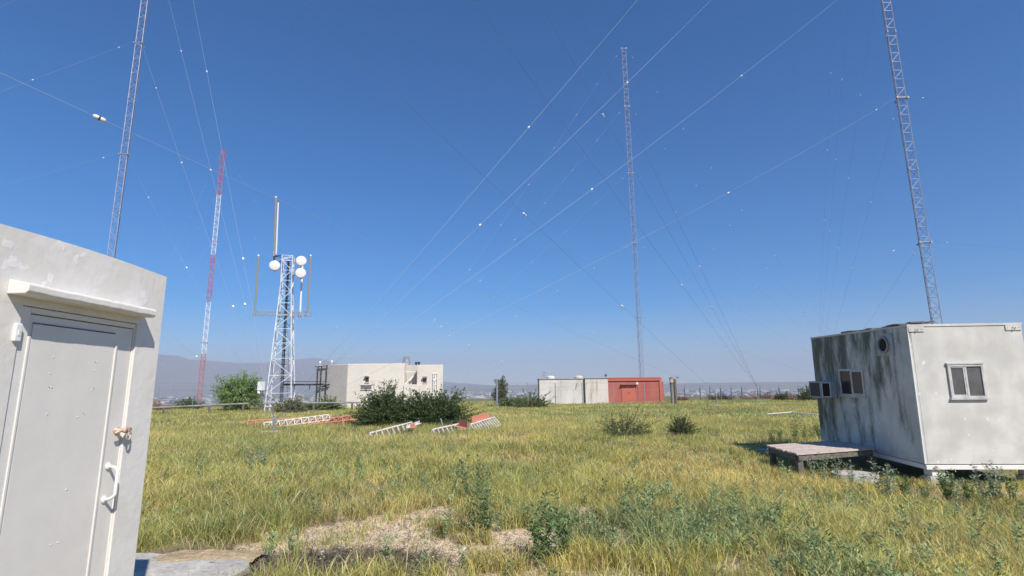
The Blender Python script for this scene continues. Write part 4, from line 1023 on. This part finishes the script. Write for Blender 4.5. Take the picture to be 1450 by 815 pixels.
# dry straw, twigs and small stones on the bare earth
def litter():
    rng = np.random.default_rng(9); n = 60000; x = rng.uniform(-3.4, 4.5, n); y = rng.uniform(2.6, 8.5, n); ba, mu, dr = soils(x, y)
    kp = (rng.random(n) < .03 + .22 * ba + .6 * mu + .12 * dr) & ~inside_solid(x, y); x, y, mu_ = x[kp], y[kp], mu[kp]; n = len(x); z = hgt(x, y) + rng.uniform(.004, .03, n) * (1 + mu_)
    a_ = rng.uniform(0, 6.28, n); L = rng.uniform(.02, .09, n); w_ = rng.uniform(.002, .005, n); dz = rng.normal(size=n) * .012
    u = np.stack([np.cos(a_), np.sin(a_)], 1); v = np.stack([-u[:, 1], u[:, 0]], 1)
    def p(s, t): return np.stack([x + u[:, 0] * L * s + v[:, 0] * w_ * t, y + u[:, 1] * L * s + v[:, 1] * w_ * t, z + dz * s], 1)
    V = np.stack([p(-.5, -1), p(-.5, 1), p(.5, 1), p(.5, -1)], 1).reshape(-1, 3); i = np.arange(n)[:, None] * 4; T = np.concatenate([i + [0, 2, 1], i + [0, 3, 2]])
    k = rng.random(n)[:, None]; C = np.array([.40, .32, .2]) * (1 - k) + np.array([.2, .145, .10]) * k; C = np.where((mu_ > .3)[:, None], C * rng.uniform(.35, 1.0, (n, 1)), C)
    return tri_mesh('straw_litter', V, T, np.repeat(C, 4, 0), M['grass'])
tag(litter(), 'dry straw and twig litter scattered over the bare earth', 'litter', kind='stuff')
def stones():
    rng = np.random.default_rng(19); q = MB(); n = 0; V, T, C = [], [], []
    for _ in range(5200):
        x, y = rng.uniform(-3.2, 4.4), rng.uniform(2.8, 8.2)
        ba, mu, dr = soils(np.array([x]), np.array([y]))
        if rng.random() > .03 + .5 * ba[0] + .06 * mu[0] or inside_solid(np.array([x]), np.array([y]))[0]: continue
        s_ = rng.uniform(.006, .02) * (2.4 if rng.random() < .04 else 1); z = float(hgt(x, y)); g_ = rng.uniform(.3, .62)
        vs = [(s_ * rng.uniform(.7, 1.2) * math.cos(t_ * 1.256 + .3), s_ * rng.uniform(.7, 1.2) * math.sin(t_ * 1.256 + .3), 0) for t_ in range(5)]
        V += [(x + a_, y + b_, z - .004) for a_, b_, c_ in vs] + [(x + a_ * .7, y + b_ * .7, z + s_ * rng.uniform(.4, .8)) for a_, b_, c_ in vs] + [(x, y, z + s_ * .8)]
        for i in range(5):
            j = (i + 1) % 5; T += [(n + i, n + j, n + 5 + j), (n + i, n + 5 + j, n + 5 + i), (n + 5 + i, n + 5 + j, n + 10)]
        C += [(g_, g_ * .92, g_ * .78)] * 11; n += 11
    return tri_mesh('gravel', np.array(V), np.array(T), np.array(C), M['ground'])
tag(stones(), 'pale gravel and small stones on the sandy patch', 'gravel', kind='stuff')

# ------------------------------------------------------------------ concrete slab beside the shed, sand on it
def slab(name, poly, z0, z1, m_, label, cat):
    cx = sum(p[0] for p in poly) / len(poly); cy = sum(p[1] for p in poly) / len(poly)
    o = MB().prism([(p[0] - cx, p[1] - cy) for p in poly], z0, z1).build(name, M[m_], None, .012); o.location = (cx, cy, 0); return tag(o, label, cat)
slab('concrete_slab', [(-4.75, .2), (-2.2, .2), (-2.15, 3.6), (-2.38, 4.7), (-2.36, 5.05), (-2.5, 5.3), (-2.75, 5.42), (-3.1, 5.33), (-3.5, 5.45), (-4.7, 5.5)], -.1, .055, 'concrete', 'pale concrete slab at the foot of the near left shed', 'slab')
def sandpile():
    rng = np.random.default_rng(3); c = G(292, 786, .06); V = []; T = []; C = []; n = 26
    for i in range(n + 1):
        for j in range(n + 1):
            u, v = i / n * 2 - 1, j / n * 2 - 1; r_ = math.hypot(u, v); k = float(fbm(u * 3 + 5, v * 3, 3, 77))
            V.append((c.x + u * .5, c.y + v * .2, .052 + max(-.02, .035 * (1 - r_ * 1.1) + .05 * (k - .5)))); C.append(np.array([.42, .32, .2]) * (.7 + .6 * k))
    for i in range(n):
        for j in range(n): a_ = i * (n + 1) + j; T += [(a_, a_ + n + 1, a_ + n + 2), (a_, a_ + n + 2, a_ + 1)]
    return tri_mesh('sand_pile', np.array(V), np.array(T), np.array(C), M['ground'])
tag(sandpile(), 'thin tan heap of sand on the far edge of the concrete slab', 'sand', kind='stuff')

# ------------------------------------------------------------------ near shed on the left (face on the plane x = -2.22)
XF = -2.22
def shed():
    Y1 = atx(213, 600, XF).y; Y0 = .55; Htop = atx(236, 392, XF).z; H0 = atx(0, 320, XF).z
    o = empty('stucco_shed', (XF, Y1, 0), 'near pale stucco shed at the left with a closed grey door under a canopy', 'shed')
    def loc(p): return Vector((p[0] - XF, p[1] - Y1, p[2]))
    L = lambda px, py: loc(atx(px, py, XF))
    door_l = atx(22, 500, XF).y - Y1; door_r = atx(188, 520, XF).y - Y1; door_t = L(110, 444).z
    yl = Y0 - Y1
    ztop = lambda y_: Htop + .016 * math.sin(max(0, min(1, (y_ + 1.25) / 1.25)) * math.pi)
    # wall with opening, built as a grid so it can carry the uneven render
    q = MB(); ys = [yl] + [yl + (0 - yl) * i / 24 for i in range(1, 25)]
    # front slabs: left of door, right of door, above door
    def block(ya, yb, za, zbf, nseg=10, x0=-.2, x1=0):
        for i in range(nseg):
            a_ = ya + (yb - ya) * i / nseg; b_ = ya + (yb - ya) * (i + 1) / nseg; n = len(q.v)
            for (yy, zz) in ((a_, zbf(a_)), (b_, zbf(b_))):
                q.v += [(x0, yy, za), (x1, yy, za), (x1, yy, zz), (x0, yy, zz)]
            q.f += [(n + 1, n + 5, n + 6, n + 2), (n, n + 3, n + 7, n + 4), (n + 3, n + 2, n + 6, n + 7), (n, n + 4, n + 5, n + 1)]
            if i == 0: q.f.append((n, n + 1, n + 2, n + 3))
            if i == nseg - 1: q.f.append((n + 4, n + 7, n + 6, n + 5))
    block(yl, 0, door_t, ztop, 24)
    block(yl, door_l, 0, lambda y_: door_t - .0005, 1); block(door_r, 0, 0, lambda y_: door_t - .0005, 1)
    w_ = q.build('front_wall', M['stucco'], o)
    b_ = w_.modifiers.new('w', 'WELD'); b_.merge_threshold = .002
    b_ = w_.modifiers.new('b', 'BEVEL'); b_.width = .03; b_.segments = 3; b_.limit_method = 'ANGLE'; b_.angle_limit = R(50)
    q = MB().quadbox((-2.3, -.18, 0), (-.204, -.004, Htop - .06)); q.quadbox((-2.3, yl, 0), (-.204, yl + .18, Htop - .06)); q.quadbox((-2.3, yl + .185, 0), (-2.12, -.185, Htop - .06)); q.build('wall', M['stucco'], o, .02)
    MB().quadbox((-2.36, yl - .03, Htop - .056), (-.206, -.0, Htop - .01)).build('roof', M['stucco'], o, .02)
    # canopy
    pr = .095; LP = lambda px, py: loc(atx(px, py, XF + pr))
    ca_ = L(10, 408); cb_ = LP(222, 440); zc1 = (LP(37, 402).z + LP(222, 434.5).z) / 2; zc0 = (LP(37, 417).z + LP(222, 448.5).z) / 2
    ya, yb = ca_.y, cb_.y
    q = MB(); n = 0
    ring = [(0.001, zc0), (pr - .012, zc0), (pr, zc0 + .012), (pr, zc1 - .012), (pr - .008, zc1 - .003), (pr * .5, zc1 + .003), (0.001, zc1 + .014)]
    k = len(ring)
    for i in range(21):
        yy = ya + (yb - ya) * i / 20; jz = (random.random() - .5) * .004
        q.v += [(a_ * (.55 + .45 * min(1, i / 1.0, (20 - i) / .6)) if 0 else a_, yy, z_ + jz) for a_, z_ in ring]
    for i in range(20):
        for j in range(k): a_ = i * k + j; b2_ = i * k + (j + 1) % k; q.f.append((a_, a_ + k, b2_ + k, b2_))
    q.f.append(tuple(range(k))); q.f.append(tuple(20 * k + j for j in reversed(range(k))))
    q.build('door_canopy', M['stucco'], o, .004)
    # frame, set back in the opening
    dz = door_t; fr = .05
    q = MB().quadbox((-.1, door_l + .001, 0), (-.028, door_l + .055, dz - .003)); q.quadbox((-.1, door_r - .008, 0), (-.031, door_r - .001, dz - .003)); q.quadbox((-.1, door_l + .057, dz - .03), (-.029, door_r - .0095, dz - .003))
    q.build('door_frame', M['door_frame'], o, .004).location.x = .02
    # door leaf
    dl, drr, dt = door_l + .059, door_r - .011, dz - .034
    dr_ = MB().quadbox((-.095, dl, .06), (-.04, drr, dt)).build('door', M['door'], o, .004); dr_.location.x = .025
    pl_, pr_ = atx(44, 500, XF).y - Y1, atx(163, 500, XF).y - Y1; ptop = (L(50, 457).z + L(167, 474).z) / 2
    MB().quadbox((-.0395, pl_, ptop + .0005), (-.0345, pr_, ptop + .006)).build('panel_gap', M['wood_dark'], dr_)
    # raised surround: panel inset shown by thin mouldings
    MB().quadbox((-.0395, pl_, .3), (-.0335, pr_, ptop)).build('panel', M['door'], dr_, .002)
    q = MB()
    for yy, s_ in ((pl_ - .022, 1), (pr_ + .004, 1)):
        q.quadbox((-.0395, yy, .15), (-.028, yy + .012, ptop - .06)); q.quadbox((-.0395, yy + .0125, .15), (-.033, yy + .022, ptop - .06))
    q.build('moulding', M['door_frame'], dr_, .002)
    # bolt heads and dents
    for px, py in ((70, 437), (83, 440), (78, 505), (140, 512), (137, 524), (73, 528), (75, 548), (132, 552), (69, 586), (122, 586), (96, 693), (74, 771), (84, 768), (112, 590)):
        v = L(px, py); r_ = random.uniform(.003, .0045); MB().lathe((-.034, v.y, v.z), (1, 0, 0), [(0, r_), (.002, r_), (.003, r_ * .5)], 8).build('bolt_head', M['door'], dr_)
    for px, py in ((72, 548), (76, 549), (137, 512.5), (70, 585.5), (121, 585), (135, 550), (97, 694)):
        v = L(px, py); MB().lathe((-.0345, v.y, v.z), (1, 0, 0), [(0, .0032), (.0022, .0024)], 6).build('rust_spot', M['wood_dark'], dr_)
    # pull handle
    a_ = L(156, 660); b_ = L(151, 707); yb2 = (a_.y + b_.y) / 2; X0 = -.037; q = MB(); so = .055; pts = []
    for t_ in range(0, 7): an = R(90 * t_ / 6); pts.append((X0 + so * math.sin(an), yb2, a_.z - .03 * (1 - math.cos(an))))
    for t_ in range(0, 7): an = R(90 - 90 * t_ / 6); pts.append((X0 + so * math.sin(an), yb2, b_.z + .03 * (1 - math.cos(an))))
    q.tube(pts, .0085, 10)
    for p_ in (a_, b_): q.lathe((X0 - .002, yb2, p_.z), (1, 0, 0), [(0, .02), (.005, .02), (.009, .012)], 14)
    q.build('pull_handle', M['handle'], dr_, smooth=True)
    # hasp with padlock staple
    c = L(168, 609); q = MB(); q.lathe((X0 - .002, c.y, c.z), (1, 0, 0), [(0, .02), (.006, .02), (.008, .012), (.045, .011), (.05, .017), (.058, .015)], 14)
    q.tube([(X0 + .03, c.y - .05, c.z - .012), (X0 + .034, c.y - .01, c.z), (X0 + .04, c.y + .02, c.z + .008), (X0 + .045, c.y + .045, c.z)], [.007, .008, .01, .012], 8)
    h_ = q.build('latch', M['latch'], dr_, smooth=True)
    pts = [(X0 + .05 + .0, c.y + .03 + .016 * math.cos(R(t_)), c.z - .028 + .028 * math.sin(R(t_))) for t_ in range(0, 361, 30)]
    MB().tube(pts, .0045, 6).build('ring', M['latch'], h_, smooth=True)
    # door contact sensor
    c0 = L(22, 471); MB().quadbox((-.002, c0.y - .015, c0.z - .038), (.014, c0.y + .017, c0.z + .042)).build('contact_sensor', M['porcelain'], o, .004)
    MB().quadbox((.0145, c0.y - .004, c0.z - .012), (.0165, c0.y + .005, c0.z + .012)).build('sensor_button', M['handle'], o)
    for py in (700,):
        c1 = L(4, py)
shed()

# ------------------------------------------------------------------ tilted cabin on the right
def cabin():
    P0 = at(1310, 657, 9.9); W, D_, H = 2.02, 3.62, 2.47
    o = empty('cabin', (P0.x, P0.y, P0.z), 'pale weathered portable cabin on blocks with mould stained side wall', 'cabin')
    o.rotation_euler = (R(1.3), 0, R(-3.5))
    bpy.context.view_layer.update()
    Mi = (Matrix.Translation(o.location) @ o.rotation_euler.to_matrix().to_4x4()).inverted(); Mr = Mi.to_3x3()
    def hit(px, py, axis, val):                        # pixel onto a local wall plane
        a_ = Mi @ Vector((0, 0, EYE)); d = Mr @ ray(px, py); t_ = (val - a_[axis]) / d[axis]; return a_ + d * t_
    # walls (four separate panels, butted)
    MB().quadbox((0, .0, 0), (.05, D_, H)).build('side_wall', M['cabin_side'], o, .004)
    MB().quadbox((.052, -.002, 0), (W, .048, H)).build('front_wall', M['cabin_front'], o, .004)
    MB().quadbox((W - .05, .05, 0), (W, D_, H)).build('side_wall', M['cabin_side'], o, .004)
    MB().quadbox((.052, D_ - .05, 0), (W - .052, D_, H)).build('back_wall', M['cabin_side'], o)
    MB().quadbox((.052, .05, .0), (W - .052, D_ - .052, .06)).build('floor', M['wood_dark'], o)
    MB().quadbox((-.012, -.015, H + .002), (W + .012, D_ + .01, H + .045)).build('roof', M['cabin_front'], o, .006)
    q = MB().quadbox((.0, -.03, -.09), (W, .02, -.012)); q.quadbox((.0, .03, -.09), (.05, D_, -.012)); q.quadbox((W - .05, .03, -.09), (W, D_, -.012)); q.build('base_frame', M['handle'], o, .004)
    MB().quadbox((.0, -.006, -.011), (W, .05, -.001)).build('base_seam', M['black'], o)
    q = MB().quadbox((-.006, -.008, .0), (.012, .012, H)); q.build('corner_trim', M['handle'], o, .003)
    for x0 in (.01, W - .29):
        c_ = MB().quadbox((x0, -.02, H - .09), (x0 + .28, -.0035, H + .001)).build('corner_plate', M['cabin_front'], o, .003)
        q = MB().tube([(x0 + .12, -.022, H - .03), (x0 + .12, -.04, H - .05), (x0 + .14, -.045, H - .07), (x0 + .17, -.03, H - .05), (x0 + .17, -.022, H - .03)], .006, 6); q.build('shackle', M['steel_dull'], c_)
        q = MB()
        for dx in (.03, .22, .25): q.lathe((x0 + dx, -.02, H - .045), (0, -1, 0), [(0, .008), (.004, .006)], 6)
        q.build('bolt', M['steel_dull'], c_)
    q = MB().tube([(.12, -.03, -.06), (.12, -.055, -.05), (.14, -.06, -.02), (.17, -.055, -.04), (.17, -.03, -.06)], .009, 6); q.build('tow_shackle', M['latch'], o)
    # front window
    a_ = hit(1343, 519, 1, 0); b_ = hit(1393, 560, 1, 0); x0, x1, z0, z1 = a_.x, b_.x, b_.z, a_.z
    def window(ax, lo, hi, z0, z1, out):
        # ax: 'x' = on front wall, 'y' = on side wall
        def B(q, u0, u1, w0, w1, d0, d1):
            if ax == 'x': q.quadbox((u0, d0, w0), (u1, d1, w1))
            else: q.quadbox((d0, u0, w0), (d1, u1, w1))
            return q
        s_ = -1; f = .04
        fr = MB(); B(fr, lo - f, hi + f, z1, z1 + f, -.035, -.0035); B(fr, lo - f, hi + f, z0 - f, z0, -.035, -.0035); B(fr, lo - f, lo, z0, z1, -.035, -.0035); B(fr, hi, hi + f, z0, z1, -.035, -.0035)
        mid = (lo + hi) / 2; B(fr, mid - .018, mid + .018, z0 + .001, z1 - .001, -.028, -.0035)
        F = fr.build('window', M['frame_white'], o, .003); gm = M['glass_grey'] if ax == 'x' else M['glass_dark']
        g1 = MB(); B(g1, lo + .001, mid - .019, z0 + .001, z1 - .001, -.012, -.004); g1.build('pane', gm, F)
        g2 = MB(); B(g2, mid + .019, hi - .001, z0 + .001, z1 - .001, -.016, -.004); g2.build('pane', gm, F)
        q = MB(); B(q, lo + .001, lo + .02, z0 + .002, z1 - .002, -.022, -.013); B(q, mid - .04, mid - .0185, z0 + .002, z1 - .002, -.022, -.013); B(q, lo + .02, mid - .04, z0 + .002, z0 + .022, -.022, -.013); B(q, lo + .02, mid - .04, z1 - .022, z1 - .002, -.022, -.013)
        q.build('sash', M['frame_white'], F)
        q = MB(); B(q, lo - f - .02, hi + f + .02, z0 - f - .025, z0 - f - .001, -.05, -.0035); q.build('sill', M['frame_white'], F)
        if ax == 'x': q = MB(); B(q, lo - f - .015, hi + f + .01, z1 + f + .001, z1 + f + .03, -.045, -.0035); q.build('drip_cap', M['frame_white'], F)
        return F, mid
    F, mid = window('x', x0, x1, z0, z1, 1)
    q = MB()
    for k in range(11): z = z0 + (z1 - z0) * (k + .5) / 11; q.quadbox((x0 + .022, -.003, z - .004), (mid - .03, .0, z + .012))
    q.build('blind', M['wall_shade'], F)
    a_ = hit(1190.5, 525, 0, 0); b_ = hit(1225, 559, 0, 0); window('y', min(a_.y, b_.y), max(a_.y, b_.y), b_.z + 0.0, a_.z, 1)
    # square plate with round port
    c = hit(1254, 488, 0, 0); r_ = .165
    pl = MB().quadbox((-.03, c.y - .25, c.z - .215), (-.001, c.y + .25, c.z + .225)).build('vent_plate', M['plate_grey'], o, .004)
    MB().lathe((-.03, c.y, c.z), (-1, 0, 0), [(0, .165), (.035, .165), (.035, .13), (.002, .128)], 28).build('port_ring', M['steel_dull'], pl)
    MB().lathe((-.031, c.y, c.z), (-1, 0, 0), [(0, .127), (.003, .127)], 24).build('port_opening', M['black'], pl)
    q = MB()
    for i in (-1, 0, 1):
        for j in (-1, 0, 1):
            if i or j: q.lathe((-.03, c.y + i * .215, c.z + j * .19), (-1, 0, 0), [(0, .012), (.008, .009)], 6)
    q.build('bolt', M['steel_dull'], pl)
    # air conditioner sticking out of the side wall
    a_ = hit(1184, 541, 0, 0); b_ = hit(1184, 563, 0, 0); yc = a_.y; dpt = .36; ylo = yc - .0; yhi = yc + .56; z0, z1 = b_.z, a_.z + .02
    ac = MB().quadbox((-dpt, ylo, z0), (-.003, yhi, z1)).build('air_conditioner', M['plate_grey'], o, .01)
    q = MB().quadbox((-dpt - .004, ylo + .05, z0 + .03), (-dpt + .002, yhi - .05, z1 - .03))
    q.build('grille', M['dark'], ac)
    q = MB().quadbox((-dpt + .02, ylo - .012, z0 + .03), (-dpt + .2, ylo - .001, z1 - .03)); q.build('side_vent', M['glass_dark'], ac)
    q = MB().quadbox((-dpt + .01, ylo - .016, z0 + .02), (-dpt + .03, ylo - .0125, z1 - .02)); q.quadbox((-dpt + .19, ylo - .016, z0 + .02), (-dpt + .21, ylo - .0125, z1 - .02)); q.quadbox((-dpt + .03, ylo - .016, z1 - .04), (-dpt + .19, ylo - .0125, z1 - .02)); q.quadbox((-dpt + .03, ylo - .016, z0 + .02), (-dpt + .19, ylo - .0125, z0 + .04)); q.build('side_frame', M['handle'], ac)
    # debris: weathered boards on the roof are things of their own
    return o, P0
cab, CP = cabin()
Mc = Matrix.Translation(cab.location) @ cab.rotation_euler.to_matrix().to_4x4()
for i, (x, y, l, w_, rz, lab) in enumerate([(.02, .5, 1.15, .2, 78, 'longest dark board lying on the cabin roof edge'), (.25, .3, .9, .22, 70, 'dark warped board on the cabin roof, middle one'), (.42, .25, .5, .2, 24, 'short dark board on the cabin roof nearest the mast'), (.05, 1.6, 1.3, .25, 86, 'flat weathered board on the rear of the cabin roof')]):
    q = MB(); n = 6
    for k in range(n):
        q.quadbox((-l / 2 + l * k / n, -w_ / 2, .012 * math.sin(k * 1.1 + i)), (-l / 2 + l * (k + 1) / n, w_ / 2, .03 + .012 * math.sin(k * 1.1 + i)))
    o = q.build('loose_board', M['wood_dark'], None, 0)
    p = Mc @ Vector((x + .15, y + .2, 2.47 + .05 + .018 * (i % 3))); o.location = p; o.rotation_euler = (R(1.3), R(-1.5 if i != 2 else -4), R(rz - 3.5)); tag(o, lab, 'board', 'boards on the cabin roof')
# pier blocks under the cabin
for (x, y, lab) in [(.22, .12, 'white pier block under the cabin near left corner'), (1.85, .12, 'pier block under the cabin near right corner'), (.25, 3.4, 'pier block under the cabin rear left corner'), (1.8, 3.4, 'pier block under the cabin rear right corner')]:
    p = Mc @ Vector((x, y, -.09)); zg = float(hgt(p.x, p.y)); o = empty('pier_block', (p.x, p.y, zg), lab, 'pier block', 'blocks under the cabin')
    MB().quadbox((-.17, -.11, -.1), (.17, .11, (p.z - zg) * .55)).build('lower_block', M['concrete'], o, .012)
    MB().quadbox((-.12, -.10, (p.z - zg) * .55 + .002), (.12, .10, p.z - zg - .004)).build('upper_block', M['handle'], o, .01)
# deck
def deck():
    z = .30; C_ = [G(1128, 642, z), G(1229, 634.5, z), G(1173, 620.5, z), G(1085, 629.5, z)]
    FL, FR, BL = C_[0], C_[1], C_[3]; u = (FR - FL) * 1.1; v = BL - FL
    o = empty('deck', (FL.x, FL.y, 0), 'low weathered timber deck against the cabin side wall', 'deck')
    q = MB(); n = 13
    for i in range(n):
        a_, b_ = i / n, (i + 1) / n - .012
        P = [u * 0 + v * a_, u + v * a_, u + v * b_, v * b_]; e = random.uniform(-.02, .02); P[0] -= u.normalized() * e; P[3] -= u.normalized() * e
        q.prism([(p.x, p.y) for p in P], z - .035 + random.uniform(-.003, .003), z + random.uniform(-.004, .003))
    q.build('deck_boards', M['wood_pale'], o, .004)
    def beam(a_, b_, h=.1, t_=.045):
        d = (b_ - a_).normalized(); nrm = Vector((-d.y, d.x, 0)) * t_ / 2
        return MB().prism([(p.x, p.y) for p in (a_ - nrm, b_ - nrm, b_ + nrm, a_ + nrm)], z - .04 - h, z - .04)
    uu, vv = u.normalized(), v.normalized(); i_ = (uu + vv) * .05
    for a_, b_ in ((i_ * 1, u - uu * .05 + vv * .05), (v + uu * .05 - vv * .05, u + v - (uu + vv) * .05), (i_ + vv * .06, v + uu * .05 - vv * .11), (u - uu * .05 + vv * .11, u + v - uu * .05 - vv * .11), (u * .5 + vv * .1, u * .5 + v - vv * .1)):
        beam(Vector(a_), Vector(b_)).build('beam', M['wood_dark'], o, .003)
    for p in (uu * .1 + vv * .1, u - uu * .12 + vv * .1, v + uu * .1 - vv * .1, u + v - (uu + vv) * .12):
        g_ = float(hgt(FL.x + p.x, FL.y + p.y)); MB().quadbox((p.x - .05, p.y - .05, g_ - .1), (p.x + .05, p.y + .05, z - .145)).build('leg', M['wood_dark'], o, .004)
deck()
# pads of broken concrete by the deck
def pad(px0, px1, py, D, dy, label, m_='concrete', h=.1):
    a_ = G(px0, py, -.12 if px0 > 1000 else .1); b_ = G(px1, py, -.12 if px0 > 1000 else .1); y0 = a_.y; n = 9; rng = random.Random(px0); pts = []
    cx, rx = (a_.x + b_.x) / 2, (b_.x - a_.x) / 2
    for i in range(n): t_ = 2 * math.pi * i / n; k = rng.uniform(.8, 1.1); pts.append((rx * k * math.cos(t_), dy * k * math.sin(t_)))
    zg = float(hgt(cx, y0)); o = MB().prism(pts, -.08, h).build('concrete_pad', M[m_], None, .015); o.location = (cx, y0, zg); o.rotation_euler = (R(rng.uniform(-2, 2)), R(rng.uniform(-2, 2)), 0); tag(o, label, 'concrete piece')
pad(1174, 1246, 672, 0, .42, 'flat slab of broken concrete under the deck right corner', h=.15)
pad(1068, 1090, 637, 0, .16, 'small tan concrete piece left of the deck')
pad(1298, 1318, 741, 0, .05, 'whitish stone lying in the right foreground grass', h=.06)
pad(1318, 1326, 752, 0, .03, 'smaller whitish stone right of its neighbour in the grass', h=.05)
pad(580, 592, 721, 0, .07, 'pale stone in the grass above the sandy patch', 'wood_pale', h=.03)
